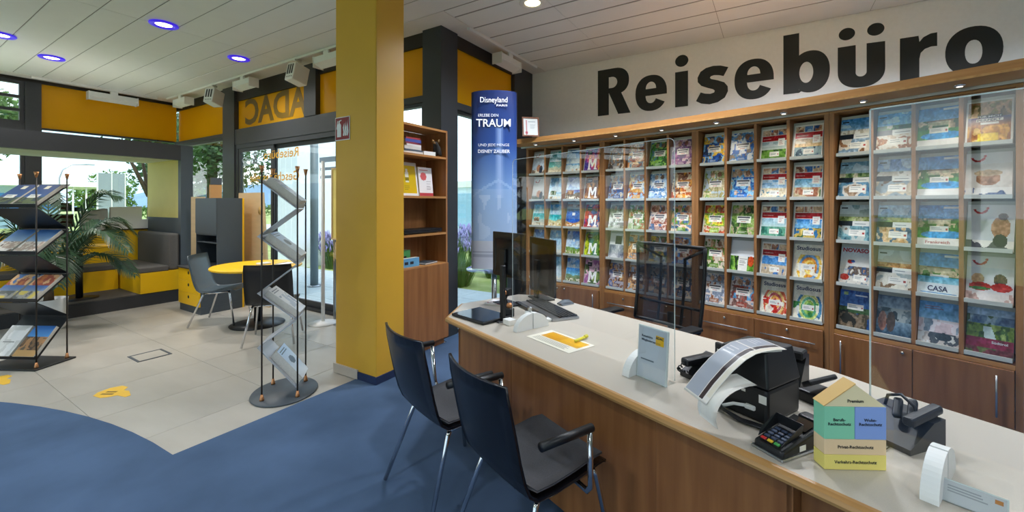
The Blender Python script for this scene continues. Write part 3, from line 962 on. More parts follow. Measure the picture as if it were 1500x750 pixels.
def pic_sea(p, sky='#3d8fd6', sea='#2f9fc4', land='#d9c9a0', hor=0.5, extra=None):
    p.grad(0, hor, 1, 1, '#cfe6f2', sky)
    p.put((p.noise(4) > 0.62) & (p.y > hor), '#f0f4f6', 0.6)
    p.grad(0, 0.18, 1, hor, '#9fdcd8', sea)
    p.mottle(0, 0, 1, 0.2, [land, '#efe6d2', land, '#a89878'], 5)
    p.put((p.y < 0.26 + 0.12 * p.noise(4)) & (p.y > 0.16), land, 0.8)
    if extra:
        p.mottle(0.1, 0.24, 0.55, 0.44, extra, 6)
def pic_collage(p, pal, title='#f0ece4', mono='#3a3a44'):
    p.a[:] = p.c('#e9e6e0')
    q = list(pal)
    cells = [(0.03, 0.72, 0.48, 0.97), (0.5, 0.72, 0.97, 0.97), (0.03, 0.30, 0.40, 0.70), (0.42, 0.30, 0.97, 0.70), (0.03, 0.03, 0.36, 0.28), (0.38, 0.03, 0.97, 0.28)]
    for k, (a, b, c, d_) in enumerate(cells):
        p.mottle(a - 0.02, b - 0.01, c + 0.02, d_ + 0.01, [q[(k + j) % len(q)] for j in range(4)], 5)
    p.oval(0.35, 0.84, 0.1, 0.09, '#c79a7c', 0.8)
    p.oval(0.68, 0.84, 0.1, 0.09, '#8a5d48', 0.8)
    p.box(0.22, 0.42, 0.82, 0.64, title, 0.9)
    p.box(0.26, 0.56, 0.78, 0.61, mono, 0.85)
    p.box(0.32, 0.50, 0.72, 0.54, mono, 0.6)
    p.box(0.42, 0.45, 0.62, 0.475, '#c04a4a', 0.8)
    p.box(0.3, 0.07, 0.72, 0.2, pal[0], 0.9)
    p.lines(0.34, 0.68, 0.14, 2, '#e8e4dc')
def pic_red(p, pal):
    p.a[:] = p.c('#efece6')
    for k in range(3):
        p.mottle(0.05 + 0.31 * k, 0.79, 0.33 + 0.31 * k, 0.95, [['#3a5f92', '#b98a6a', '#e0c4a4', '#4b7bb0'], ['#7a4a3a', '#d2a684', '#e6cdb2', '#986a55'], ['#a9c4da', '#5b86b8', '#c7937a', '#efe0d0']][(k + len(pal[0])) % 3], 4)
    p.box(0.05, 0.60, 0.97, 0.76, '#b4202e')
    p.lines(0.1, 0.5, 0.66, 1, '#f0e6e2')
    p.grad(0.05, 0.32, 0.97, 0.59, pal[1], pal[0])
    p.put((p.noise(5) > 0.55) & (p.y > 0.44) & (p.y < 0.59), '#f2f5f7', 0.5)
    p.mottle(0.05, 0.05, 0.97, 0.33, pal[2:], 5)
    p.box(0.66, 0.44, 0.90, 0.66, '#f1efe9')
    p.lines(0.7, 0.9, 0.58, 3, '#b05a58', 0.05)
    p.sticker(0.36, 0.12, 0.36, 0.14)
def pic_band(p, top, bot):
    p.grad(0, 0.55, 1, 1, top[1], top[0])
    p.put((p.noise(4) > 0.6) & (p.y > 0.75), '#eef3f6', 0.6)
    p.mottle(0, 0.55, 1, 0.68, top[2:], 6)
    p.box(0, 0.43, 1, 0.56, '#20303c')
    p.box(0.44, 0.43, 0.98, 0.56, '#e8e8e4')
    p.lines(0.5, 0.9, 0.48, 1, '#68747a')
    p.mottle(0, 0.0, 1, 0.43, bot, 4)
    p.box(0, 0, 1, 0.05, '#2b3a48')
    p.sticker(0.34, 0.17, 0.5, 0.17)
    p.box(0.04, 0.9, 0.24, 0.93, '#1c2a38')
def pic_m(p, pal, mc='#f2f0ec'):
    p.mottle(0, 0, 1, 1, pal, 3)
    p.box(0.12, 0.74, 0.42, 0.9, '#242234')
    p.lines(0.16, 0.4, 0.82, 1, '#d8d8e0')
    x, y = p.x, p.y
    m = ((y > 0.12) & (y < 0.55) & (((x > 0.27) & (x < 0.37)) | ((x > 0.67) & (x < 0.77)) | (np.abs(np.abs(x - 0.52) - (y - 0.25) * 0.55) < 0.055) & (y > 0.22)))
    p.put(m.astype(float), mc)
    p.box(0.22, 0.10, 0.42, 0.15, mc)
    p.box(0.62, 0.10, 0.82, 0.15, mc)
def pic_smile(p, pal, fig):
    p.a[:] = p.c('#e6e4e4')
    p.grad(0, 0, 1, 0.75, pal[1], pal[0])
    p.mottle(0, 0, 1, 0.22, pal[2:], 5)
    for cx, cy, rx, ry, c in fig:
        p.oval(cx, cy, rx, ry, c)
    r = np.hypot((p.x - 0.28) / 1.0, (p.y - 0.92) * 1.35)
    p.put(((r > 0.11) & (r < 0.165) & (p.y < 0.90)).astype(float), '#c23a3c')
    p.oval(0.43, 0.93, 0.035, 0.025, '#c23a3c')
def pic_villa(p, title=True):
    p.grad(0, 0.5, 1, 1, '#9fcdf0', '#2f86d0')
    p.mottle(0, 0.45, 1, 0.68, ['#35602e', '#4f7f3a', '#d8c8a8', '#b0a080', '#3b5f33'], 6)
    p.box(0.25, 0.55, 0.8, 0.66, '#d9c9ae', 0.8)
    p.box(0.2, 0.65, 0.85, 0.69, '#8a6a50', 0.8)
    p.grad(0, 0.22, 1, 0.47, '#5ea84a', '#3f8836')
    p.oval(0.6, 0.3, 0.5, 0.1, '#3aa0dc')
    p.box(0, 0, 1, 0.22, '#eeece8')
    p.sticker(0.3, 0.36, 0.45, 0.14)
    p.box(0.62, 0.92, 0.98, 0.97, '#e8eaee')
def pic_swirl(p, pal):
    p.a[:] = p.c('#f1ecdc')
    n1 = p.noise(3)
    for k, c in enumerate(pal):
        r = np.hypot((p.x - 0.55) * 1.1, (p.y - 0.36))
        p.put(((r > 0.09 * k + 0.05 * n1) & (r < 0.09 * k + 0.12) & (p.y < 0.70)).astype(float), c, 0.85)
    p.put((p.noise(5) > 0.66) & (p.y < 0.5), pal[0], 0.9)
    p.put((p.noise(6) > 0.68) & (p.y < 0.45), '#f4f0e4', 0.9)
    p.sticker(0.32, 0.28, 0.4, 0.15)
    p.a[(p.y > 0.74)] = p.c('#eee9da')

def cover_mesh(p, w, h, name='cover'):
    """grid of coloured cells in the x-z plane facing -y"""
    nx, ny = p.w, p.h
    X_, Z_ = np.meshgrid(np.linspace(-w / 2, w / 2, nx + 1), np.linspace(0, h, ny + 1))
    V_ = np.stack([X_.ravel(), np.zeros(X_.size), Z_.ravel()], 1)
    i, j = np.meshgrid(np.arange(nx), np.arange(ny))
    b = (j * (nx + 1) + i).ravel()
    F_ = np.stack([b, b + 1, b + nx + 2, b + nx + 1], 1)
    me = bpy.data.meshes.new(name)
    me.from_pydata(V_.tolist(), [], F_.tolist())
    a = np.clip(p.a, 0, 1).reshape(-1, 3)
    a = np.where(a <= 0.04045, a / 12.92, ((a + 0.055) / 1.055) ** 2.4)
    at = me.color_attributes.new('Col', 'FLOAT_COLOR', 'CORNER')
    cc = np.ones((len(a), 4, 4))
    cc[:, :, :3] = a[:, None, :]
    at.data.foreach_set('color', cc.ravel().astype(np.float32))
    me.materials.append(M_print)
    me.update()
    return me
_book = {}
def brochure(name, label, group, M4, p, w=0.21, h=0.297, t=0.012, parent=None, cat='brochure'):
    """page block with printed cover child; local origin bottom centre, front faces -y"""
    k = (w, h, t)
    if k not in _book:
        mb = MB().box(-w / 2, w / 2, 0.0006, t, 0, h)
        _book[k] = mb.mesh('brochure', PAGES)
    o = bpy.data.objects.new(name, _book[k])
    o.matrix_world = M4
    link(o, parent)
    tag(o, label, cat, group)
    c = bpy.data.objects.new('cover', cover_mesh(p, w, h))
    link(c, o)
    return o

# ================================================================== BROCHURE RACKS
RV = [(4.875, 2.80), (4.74, 1.70), (4.515, 0.66), (4.20, -0.38), (3.80, -1.29)]
LEDGE = [1.875, 1.535, 1.195, 0.86, 0.52]      # ledge heights, top row first
RTOP = 2.215
DEPTH = 0.34
unit_M = []
KNOB = mat('lock_metal', '#c9c4b8', rough=0.25, metal=1.0, noise=0.02)
for u in range(4):
    ax, ay = RV[u]
    bx_, by_ = RV[u + 1]
    W = math.hypot(bx_ - ax, by_ - ay)
    th = math.atan2(by_ - ay, bx_ - ax)
    lbl = ['alder brochure rack section at the window end beside the banner', 'alder brochure rack section behind the mesh office chair', 'alder brochure rack section with wide drawers and bar handles',
           'alder brochure rack section with tall door handles, farthest from the window'][u]
    t = thing('brochure_rack', lbl, 'rack', (ax, ay, 0), th, 'curved row of brochure racks')
    M = Matrix.Translation((ax, ay, 0)) @ Matrix.Rotation(th, 4, 'Z')
    unit_M.append((M, W))
    g = 0.0012
    MB().box(g, 0.032, 0, DEPTH, 0.10, RTOP).build('side_panel', WOOD, t)
    MB().box(W - 0.032, W - g, 0, DEPTH, 0.10, RTOP).build('side_panel', WOOD, t)
    MB().box(g, W - g, -0.0, DEPTH, RTOP + 0.0005, RTOP + 0.03).build('top_board', WOODH, t)
    MB().box(0.033, W - 0.033, DEPTH - 0.012, DEPTH - 0.002, 0.12, RTOP - 0.001).build('back_panel', BACKG, t)
    MB().box(0.02, W - 0.02, 0.04, DEPTH, 0.0085, 0.0995).build('plinth', DARK2, t)
    MB().box(0.033, W - 0.033, 0.003, DEPTH - 0.013, 0.10, 0.118).build('bottom_board', WOODH, t)
    MB().box(0.033, W - 0.033, 0.002, DEPTH - 0.013, 0.474, 0.504).build('rail', WOODH, t)
    cw = (W - 0.064) / 4
    for k in (1, 2, 3):
        x = 0.032 + cw * k
        MB().box(x - 0.011, x + 0.011, 0.012, DEPTH - 0.013, 0.505, RTOP - 0.001).build('divider', WOOD, t)
    tray = MB()
    tw = cw - 0.026
    tray.box(-tw / 2, tw / 2, 0.004, 0.018, -0.004, 0.022)                       # front lip
    tray.box(-tw / 2, tw / 2, 0.018, 0.10, -0.004, 0.004)                        # ledge
    tray.add([(-tw / 2, 0.05, 0.004), (tw / 2, 0.05, 0.004), (tw / 2, 0.13, 0.318), (-tw / 2, 0.13, 0.318),
              (-tw / 2, 0.056, 0.002), (tw / 2, 0.056, 0.002), (tw / 2, 0.136, 0.318), (-tw / 2, 0.136, 0.318)],
             [(0, 1, 2, 3), (4, 7, 6, 5), (3, 2, 6, 7), (0, 3, 7, 4), (1, 5, 6, 2), (0, 4, 5, 1)])
    tm = tray.mesh('shelf_tray', TRAYG)
    for k in range(4):
        for z in LEDGE:
            o = bpy.data.objects.new('shelf_tray', tm)
            o.location = (0.032 + cw * (k + 0.5), 0, z)
            link(o, t)
    # base cabinet fronts
    for k in (0, 1):
        x0, x1 = 0.034 + k * (W - 0.068) / 2 + 0.002, 0.034 + (k + 1) * (W - 0.068) / 2 - 0.002
        if u == 2 or u == 1:
            dr = MB().rbox(x0, x1, -0.016, 0.0015, 0.12, 0.472, 0.002, 1).build('drawer', WOODC, t)
            hb = MB().tube([(x0 + 0.05, -0.034, 0.36), (x1 - 0.05, -0.034, 0.36)], 0.005, 8)
            hb.tube([(x0 + 0.09, -0.034, 0.36), (x0 + 0.09, -0.016, 0.36)], 0.004).tube([(x1 - 0.09, -0.034, 0.36), (x1 - 0.09, -0.016, 0.36)], 0.004)
            hb.build('handle', STEEL, dr)
            MB().lathe([(0.0, 0), (0.011, 0.0), (0.012, 0.004), (0.009, 0.012), (0, 0.014)], 14).build('lock', KNOB, dr, loc=((x0 + x1) / 2, -0.016, 0.43), rot=(PI / 2, 0, 0))
        else:
            dr = MB().rbox(x0, x1, -0.016, 0.0015, 0.12, 0.472, 0.002, 1).build('cabinet_door', WOODC, t)
            xh = x1 - 0.07 if k == 1 else x0 + 0.05
            hb = MB().tube([(xh, -0.034, 0.17), (xh, -0.034, 0.43)], 0.005, 8)
            hb.tube([(xh, -0.034, 0.2), (xh, -0.016, 0.2)], 0.004).tube([(xh, -0.034, 0.4), (xh, -0.016, 0.4)], 0.004)
            hb.build('handle', STEEL, dr)
            xk = x0 + 0.05 if k == 1 else x1 - 0.05
            if k == 0 or u == 0:
                MB().lathe([(0.0, 0), (0.011, 0.0), (0.012, 0.004), (0.009, 0.012), (0, 0.014)], 14).build('lock', KNOB, dr, loc=(xk, -0.016, 0.44), rot=(PI / 2, 0, 0))

# canopy board following the curve
def offset_pts(d):
    out = []
    for i in range(5):
        ds = []
        for j in (i - 1, i):
            if 0 <= j < 4:
                ex, ey = RV[j + 1][0] - RV[j][0], RV[j + 1][1] - RV[j][1]
                l_ = math.hypot(ex, ey)
                ds.append((-ey / l_, ex / l_))
        nx, ny = sum(q[0] for q in ds) / len(ds), sum(q[1] for q in ds) / len(ds)
        l_ = math.hypot(nx, ny)
        out.append((RV[i][0] + nx / l_ * d, RV[i][1] + ny / l_ * d))
    return out
def smooth_poly(pts, n=6):
    P_ = [Vector((*p, 0)) for p in pts]
    P_ = [P_[0] * 2 - P_[1]] + P_ + [P_[-1] * 2 - P_[-2]]
    out = []
    for i in range(1, len(P_) - 2):
        for k in range(n):
            s_ = k / n
            a, b, c, d_ = P_[i - 1], P_[i], P_[i + 1], P_[i + 2]
            q = 0.5 * ((2 * b) + (c - a) * s_ + (2 * a - 5 * b + 4 * c - d_) * s_ ** 2 + (3 * b - a - 3 * c + d_) * s_ ** 3)
            out.append((q.x, q.y))
    out.append((P_[-2].x, P_[-2].y))
    return out
def extend(pts, d):
    a, b = Vector(pts[0]), Vector(pts[1])
    p0 = a + (a - b).normalized() * d
    a, b = Vector(pts[-1]), Vector(pts[-2])
    p1 = a + (a - b).normalized() * d
    return [tuple(p0)] + pts[1:-1] + [tuple(p1)]
fr_ = extend(offset_pts(-0.31), 0.06)
bk_ = extend(offset_pts(DEPTH), 0.06)
can = thing('rack_canopy', 'long curved alder canopy board with small spots over the racks', 'canopy', (0, 0, 0))
fr_s, bk_s = smooth_poly(fr_), smooth_poly(bk_)
MB().prism(fr_s + bk_s[::-1], 'z', 2.249, 2.312).build('board', WOODH, can)
edge = MB()
fr_e = smooth_poly(extend(offset_pts(-0.316), 0.06))
edge.prism(fr_e + fr_s[::-1], 'z', 2.249, 2.2635)
edge.build('edge_strip', EDGEW, can)
gi, go = smooth_poly(extend(offset_pts(-0.02), 0.05)), smooth_poly(extend(offset_pts(-0.05), 0.05))
MB().prism(go + gi[::-1], 'z', 2.229, 2.2485).build('light_channel', STEEL, can)
SPOT_E = mat('small_spot_lens', '#ffffff', rough=0.2, noise=0.01, emit='#fff4e0', estr=2.0)
mid = smooth_poly(offset_pts(-0.17), 8)
for k in range(2, len(mid), 4):
    x, y = mid[k]
    sp = MB().lathe([(0.0, -0.012), (0.022, -0.012), (0.028, -0.004), (0.028, 0.0), (0.0, 0.0)], 16).build('spot', CHROME, can, loc=(x, y, 2.2485))
    MB().lathe([(0.0, -0.003), (0.015, -0.002), (0.015, 0.0), (0.0, 0.0)], 12).build('lens', SPOT_E, sp, loc=(0, 0, -0.0125))
    sl_ = bpy.data.lights.new('canopy_spot', 'SPOT')
    sl_.energy = 5.0
    sl_.spot_size = R(140)
    sl_.spot_blend = 1.0
    sl_.shadow_soft_size = 0.03
    sl_.color = (1.0, 0.93, 0.82)
    link(bpy.data.objects.new('canopy_spot', sl_), sp).location = (0, 0, -0.03)

# ---- the covers, row by row from the top; columns counted from the window end
C_ = pic_collage
SM = [(0.5, 0.3, 0.16, 0.16, '#b98a70'), (0.68, 0.22, 0.12, 0.2, '#3a4658')]
SPEC = [
 [('white smile logo beach', lambda p: pic_smile(p, ('#d7e2ee', '#a9c3dd', '#e6e0d6', '#8a7a6c'), SM)), ('teal beach', lambda p: pic_sea(p, '#2f9a98', '#2f8f8a', '#d8cfb4', 0.55)),
  ('cloudy blue sea', lambda p: pic_sea(p, '#5f93cf', '#7fb0dc', '#dfe8ee', 0.4)), ('purple and orange initial', lambda p: pic_m(p, ['#3f3a8f', '#6a3c96', '#b8407e', '#e0603a', '#f0b83c'])),
  ('grey town collage', lambda p: C_(p, ['#8a8f96', '#5a5048', '#c9c2b6', '#a0784e'])), ('terracotta collage', lambda p: C_(p, ['#8f4f34', '#c98a5a', '#e0c8a8', '#7a93a6'])),
  ('green jungle collage', lambda p: C_(p, ['#4f9440', '#2f5a36', '#8fb85a', '#5a8aa0'])), ('lilac collage', lambda p: C_(p, ['#8a5a92', '#b487a8', '#d8c0c8', '#6a5a7a'])),
  ('yellow and blue collage', lambda p: C_(p, ['#2f5fa8', '#e0b850', '#7fb0d8', '#3a4a6a'])), ('white village blue collage', lambda p: C_(p, ['#2f6fb8', '#e4e8ec', '#6a98c4', '#9a8a78'])),
  ('red banded green hill', lambda p: pic_red(p, ('#9fb8c0', '#cfd8d0', '#4f7f36', '#6f9a44', '#3c6030'))), ('red banded sunset coast', lambda p: pic_red(p, ('#b8a08a', '#e8c890', '#6a7f96', '#9ab0b4', '#405868'))),
  ('dark banded temple columns', lambda p: pic_band(p, ('#4a94d6', '#c4def0', '#e8e4da', '#c8c0b0', '#f0eee8'), ['#b8c8d8', '#8fa8bc', '#e0d8cc', '#a07858'])), ('dark banded palm', lambda p: pic_band(p, ('#4a9ad8', '#b8dcf0', '#2f5f34', '#4a7f40', '#dcd8cc'), ['#c8b8a4', '#e6e0d6', '#a8744e', '#d8c4ac'])),
  ('blue pool villa', pic_villa), ('autumn couple yellow box', None)],
 [('grey smile logo', lambda p: pic_smile(p, ('#dcdcda', '#b8b8b4', '#8a8a86', '#5f6a58'), SM)), ('pale blue lettered', lambda p: pic_sea(p, '#8fc0e4', '#b8daf0', '#e6ecec', 0.35, ['#5f7a5a', '#d8d4c8', '#8a9a78'])),
  ('violet evening city', lambda p: pic_sea(p, '#6a78c0', '#8a86c4', '#8a7050', 0.45, ['#6a5040', '#a87a4c', '#d0b080'])), ('brown initial', lambda p: pic_m(p, ['#5a3a24', '#8f5f30', '#b8864a', '#6a4a3a'])),
  ('navy harbour collage', lambda p: C_(p, ['#2f4a7f', '#c8b8a0', '#8a9ab0', '#7a5a40'])), ('golden street collage', lambda p: C_(p, ['#d8a040', '#e8d0a0', '#9fb8d0', '#b87040'])),
  ('icy blue collage', lambda p: C_(p, ['#5f8fc4', '#c4d8e8', '#8fb0d0', '#e8ecf0'])), ('orange yellow collage', lambda p: C_(p, ['#e0a040', '#c46a30', '#e8d0b0', '#8a5a40'])),
  ('beige and green collage', lambda p: C_(p, ['#a8a070', '#d0c4a0', '#8fa060', '#b8c4cc'])), ('deep blue sea collage', lambda p: C_(p, ['#2a6ab4', '#4f94cc', '#c4a890', '#8fc0dc'])),
  ('red banded sandy beach', lambda p: pic_red(p, ('#6fa8d8', '#c8dff0', '#d8c8a4', '#e8dcc4', '#7aa0b0'))), ('red banded palm beach', lambda p: pic_red(p, ('#5fa0c8', '#c0dce8', '#4f7040', '#d0c0a0', '#b07a60'))),
  ('dark banded quiet bay', lambda p: pic_band(p, ('#7fa8c0', '#c8d8d8', '#5f7f50', '#8aa068', '#d8d0b4'), ['#3f6f98', '#6a98b4', '#d8d4cc', '#a08870'])), ('dark banded hotel', lambda p: pic_band(p, ('#5f8fd0', '#c8e0f4', '#d8d0c4', '#f0ece4', '#a8a090'), ['#e8e4da', '#c8bca8', '#9aa8b0', '#705848'])),
  ('lake villa white foot', pic_villa), ('white smile logo portrait', lambda p: pic_smile(p, ('#e4e0dc', '#d8d0c8', '#5f6f98', '#e8e4e0'), [(0.5, 0.42, 0.26, 0.16, '#b08468'), (0.5, 0.54, 0.3, 0.07, '#c8b090')]))],
 [('turquoise pool', lambda p: pic_sea(p, '#4fb0d0', '#3fb8c4', '#e0dccc', 0.6, ['#8a6a58', '#d8c8b8', '#4a90b0'])), ('turquoise lagoon', lambda p: pic_sea(p, '#3f98d8', '#2fc0c4', '#e0c890', 0.55)),
  ('blue dome orange ground', lambda p: (pic_sea(p, '#b87a48', '#2f62b4', '#c98f58', 0.8), p.oval(0.5, 0.5, 0.6, 0.3, '#2c66c0'), p.box(0.4, 0.52, 0.6, 0.65, '#f0eeea'))), ('crimson initial', lambda p: pic_m(p, ['#3a4a8a', '#a03a60', '#c8403a', '#4f5a90', '#d8b0a0'])),
  ('pale lettered collage', lambda p: C_(p, ['#b8b8b0', '#e4e4de', '#a8b4a0', '#8a8a80'])), ('white and green collage', lambda p: C_(p, ['#6f8f50', '#e0dcd0', '#a8b890', '#b07a58'])),
  ('pink couple collage', lambda p: C_(p, ['#a86a5a', '#d8b0a0', '#6a7fa0', '#e4d4c8'])), ('summer faces collage', lambda p: C_(p, ['#7aa048', '#c89070', '#d8c0a8', '#5f7a9a'])),
  ('orchard yellow collage', lambda p: C_(p, ['#8fb040', '#d8c84a', '#b85a3a', '#c8b8a0'])), ('olive green collage', lambda p: C_(p, ['#5f8040', '#8fa860', '#b8a890', '#3f5a34'])),
  ('red banded green lagoon', lambda p: pic_red(p, ('#8fb8c8', '#c8dcd8', '#3f7f70', '#6fa890', '#8a9a78'))), ('red banded blue coast', lambda p: pic_red(p, ('#3f88cc', '#8fc4e0', '#2f5f34', '#c8b060', '#3f7fb0'))),
  ('dark banded grey lake', lambda p: pic_band(p, ('#8fa8b0', '#c8ccb8', '#6f8048', '#98a468', '#b8b890'), ['#4f7f90', '#7fa8b0', '#c4ccc8', '#8a7a68'])), ('dark banded green savanna', lambda p: pic_band(p, ('#5f9acc', '#d0e0e8', '#6f8f3a', '#8aa850', '#b0b468'), ['#b88a58', '#d8b890', '#4f6f90', '#e0d4c0'])),
  ('green garden villa', lambda p: pic_villa(p)), ('white smile logo beach woman', lambda p: pic_smile(p, ('#e0e0e2', '#c8ccd0', '#e8e4de', '#5a5a60'), [(0.72, 0.5, 0.2, 0.24, '#b8866a'), (0.76, 0.74, 0.1, 0.08, '#6a4a38'), (0.72, 0.22, 0.15, 0.14, '#2a2a34')]))],
 [('bright blue coast', lambda p: pic_sea(p, '#3f80d0', '#5fa0dc', '#c8c0a8', 0.45)), ('light blue lettered', lambda p: pic_sea(p, '#7fbce8', '#a8d4ee', '#dce8ec', 0.3)),
  ('royal blue green lawn', lambda p: (pic_sea(p, '#1f68c0', '#3f90dc', '#7fa048', 0.32), p.box(0.42, 0.55, 0.58, 0.67, '#f0f0ee'))), ('yellow green initial', lambda p: pic_m(p, ['#8fa820', '#b8c42c', '#5f8a28', '#2f7a70'])),
  ('pale rock dark square', lambda p: (p.mottle(0, 0, 1, 0.55, ['#d8d8d8', '#b8b8bc', '#8f94a0', '#6a7080'], 4), p.box(0.35, 0.58, 0.75, 0.9, '#3a3a40'))), ('ochre town collage', lambda p: C_(p, ['#a87040', '#d8b080', '#8a9aa8', '#c8a070'])),
  ('mountain lake yellow collage', lambda p: C_(p, ['#3f6a90', '#d8b848', '#5f7f50', '#c8d4dc'])), ('blue sky faces collage', lambda p: C_(p, ['#4f84c4', '#a87058', '#d8c4b0', '#7fa8d0'])),
  ('meadow green collage', lambda p: C_(p, ['#6f9440', '#b88a68', '#d8ccb8', '#4f7034'])), ('white tulip field', lambda p: (p.mottle(0, 0, 1, 0.5, ['#3f7030', '#6f9f40', '#8fb850', '#2f5028'], 4), p.oval(0.86, 0.36, 0.12, 0.16, '#d8602c'), p.box(0.33, 0.0, 0.72, 0.5, '#eceae4'), p.lines(0.38, 0.7, 0.4, 4, '#b0aca4', 0.06))),
  ('red banded blue beach', lambda p: pic_red(p, ('#3f80c0', '#6fa8d8', '#3f74b0', '#c8b8a0', '#e0d4c0'))), ('golden swirl study tour', lambda p: pic_swirl(p, ['#e8b030', '#f0cc60', '#d88a28', '#5f94c8', '#e8c050'])),
  ('pale sky kite family', lambda p: (p.grad(0, 0.4, 1, 1, '#e4dcd0', '#c4d4e0'), p.mottle(0, 0, 1, 0.42, ['#b0bcc4', '#d8d4cc', '#8a98a4', '#c8c4bc'], 5), p.mottle(0.25, 0.25, 0.95, 0.5, ['#e0dcd4', '#7a6a60', '#4f6a90', '#c8a890'], 8), p.oval(0.32, 0.62, 0.1, 0.05, '#c84a3a'), p.oval(0.4, 0.63, 0.06, 0.04, '#3f6fb4'), p.oval(0.18, 0.2, 0.14, 0.09, '#b8443a'), p.sticker(0.45, 0.12, 0.4, 0.16))),
  ('dark banded orange desert', lambda p: pic_band(p, ('#c4ccd0', '#e8d8c4', '#d08a50', '#c07840', '#e0a870'), ['#c8ccc4', '#a8b4b4', '#e0dcd0', '#8f7a64'])),
  ('pool and lawn villa', lambda p: (pic_villa(p), p.box(0, 0, 1, 0.3, '#e6eef0'), p.grad(0, 0.3, 1, 0.45, '#a8dce8', '#6fbcd8'), p.box(0.08, 0.06, 0.95, 0.085, '#3f8fc4'))),
  ('white smile logo watermelon girls', lambda p: pic_smile(p, ('#dce0e4', '#e4dcd8', '#c8a8a0', '#e8e0dc'), [(0.25, 0.5, 0.14, 0.12, '#d8b088'), (0.72, 0.5, 0.14, 0.13, '#6a4434'), (0.3, 0.34, 0.24, 0.09, '#c83a34'), (0.75, 0.34, 0.22, 0.09, '#c83a34'), (0.3, 0.3, 0.24, 0.03, '#4f8a4a')]))],
 [('azure bay', lambda p: pic_sea(p, '#4f98d8', '#3f88c4', '#b8b090', 0.5)), ('powder blue lettered', lambda p: pic_sea(p, '#8fc8ea', '#b4dcf0', '#e0e8ea', 0.3)),
  ('royal blue island', lambda p: (pic_sea(p, '#2f74c8', '#3f8cd4', '#7a8a58', 0.6), p.box(0.42, 0.62, 0.58, 0.74, '#f0f0ee'))), ('pink purple initial', lambda p: pic_m(p, ['#6a4a70', '#b070a0', '#d8b0c0', '#5a7048', '#8a9a50'])),
  ('brown cheese collage', lambda p: C_(p, ['#7a5438', '#c89a60', '#5f6f98', '#b0a8b0'])), ('brown piazza collage', lambda p: C_(p, ['#8a6444', '#d0a878', '#a8b8c8', '#6a4a34'])),
  ('autumn river collage', lambda p: C_(p, ['#a8703a', '#6a8098', '#c8b498', '#58463a'])), ('harbour dusk collage', lambda p: C_(p, ['#3a5478', '#c08a60', '#8a9ab0', '#e0ccb4'])),
  ('city women collage', lambda p: C_(p, ['#a8745a', '#c8ccd4', '#8a94a4', '#e0d4c8'])), ('red brick skyline collage', lambda p: C_(p, ['#a8584a', '#6fa8d0', '#d8c8c0', '#8a6a64'])),
  ('red swirl study tour', lambda p: pic_swirl(p, ['#c8382c', '#e8a048', '#b84a50', '#e8c070', '#d05a38'])), ('green swirl study tour', lambda p: pic_swirl(p, ['#3f8a4a', '#8fbc50', '#4aa078', '#c8d478', '#3a7fb0'])),
  ('blue lake driftwood', lambda p: (p.grad(0, 0.5, 1, 1, '#4f7fb8', '#2f5fa8'), p.mottle(0, 0.42, 1, 0.56, ['#2f4030', '#4a6a48', '#1f2f28'], 5), p.mottle(0, 0, 1, 0.42, ['#2f5f98', '#5a5448', '#8a7a68', '#3a3a38'], 4), p.box(0.12, 0.86, 0.26, 0.95, '#8fa870'), p.box(0.5, 0.86, 0.85, 0.9, '#d8e4ee'), p.sticker(0.26, 0.5, 0.5, 0.15))),
  ('hikers at mountain lake', lambda p: (p.grad(0, 0.5, 1, 1, '#c4ccd0', '#5f7a98'), p.mottle(0, 0.35, 1, 0.7, ['#4a5a60', '#7a8a90', '#a8b0b0', '#3a4a50'], 4), p.grad(0, 0.05, 1, 0.38, '#3f5a70', '#8aa0b0'), p.oval(0.17, 0.36, 0.12, 0.24, '#a87a68'), p.oval(0.4, 0.36, 0.12, 0.25, '#5a4a40'), p.box(0, 0, 1, 0.05, '#eceae6'))),
  ('rosy snow peaks', lambda p: (p.grad(0, 0.5, 1, 1, '#a8d0ea', '#4f98d4'), p.mottle(0, 0.28, 1, 0.6, ['#c8b0b8', '#d8c4c8', '#e8e0e4', '#98a8b8'], 4), p.mottle(0, 0, 1, 0.3, ['#e0e0e0', '#c8c0bc', '#5a6068', '#d8d8d4'], 5), p.oval(0.62, 0.22, 0.2, 0.09, '#3f4a54'), p.lines(0.14, 0.62, 0.88, 2, '#a84a58', 0.05))),
  ('river valley crimson band', lambda p: (p.grad(0, 0.6, 1, 1, '#c8d8e4', '#8aa8c8'), p.mottle(0, 0.6, 1, 0.85, ['#4f6f98', '#6a88a8', '#8fa8b8', '#3f5f48'], 4), p.mottle(0, 0.36, 1, 0.66, ['#5f7f30', '#7f9a3c', '#486a2c', '#9ab060'], 5), p.put(((np.abs(p.x - 0.45 - 0.3 * (0.6 - p.y)) < 0.12 - 0.1 * (p.y - 0.36)) & (p.y > 0.36) & (p.y < 0.62)).astype(float), '#cfe0dc'), p.box(0, 0.16, 1, 0.37, '#8f1f48'), p.mottle(0, 0, 1, 0.16, ['#4a3f38', '#7a3a40', '#5f6a38'], 5)))],
]
def pic_perfect(p):
    p.a[:] = p.c('#e4e2dc')
    p.mottle(0.05, 0.62, 0.95, 0.96, ['#6a5030', '#b89068', '#8a7a40', '#d8b890'], 5)
    p.grad(0.05, 0.4, 0.95, 0.62, '#c88a50', '#5f5f98')
    p.mottle(0.05, 0.04, 0.95, 0.42, ['#c89038', '#d8a850', '#a87038', '#e0c080'], 4)
    p.box(0.22, 0.52, 0.80, 0.58, '#ece8e0')
    p.box(0.24, 0.60, 0.78, 0.66, '#262a38')
    p.box(0.32, 0.45, 0.7, 0.50, '#e8e4e0')
    p.box(0.28, 0.06, 0.70, 0.25, '#e8c848')
ROWN = ['top', 'second', 'third', 'fourth', 'lowest']
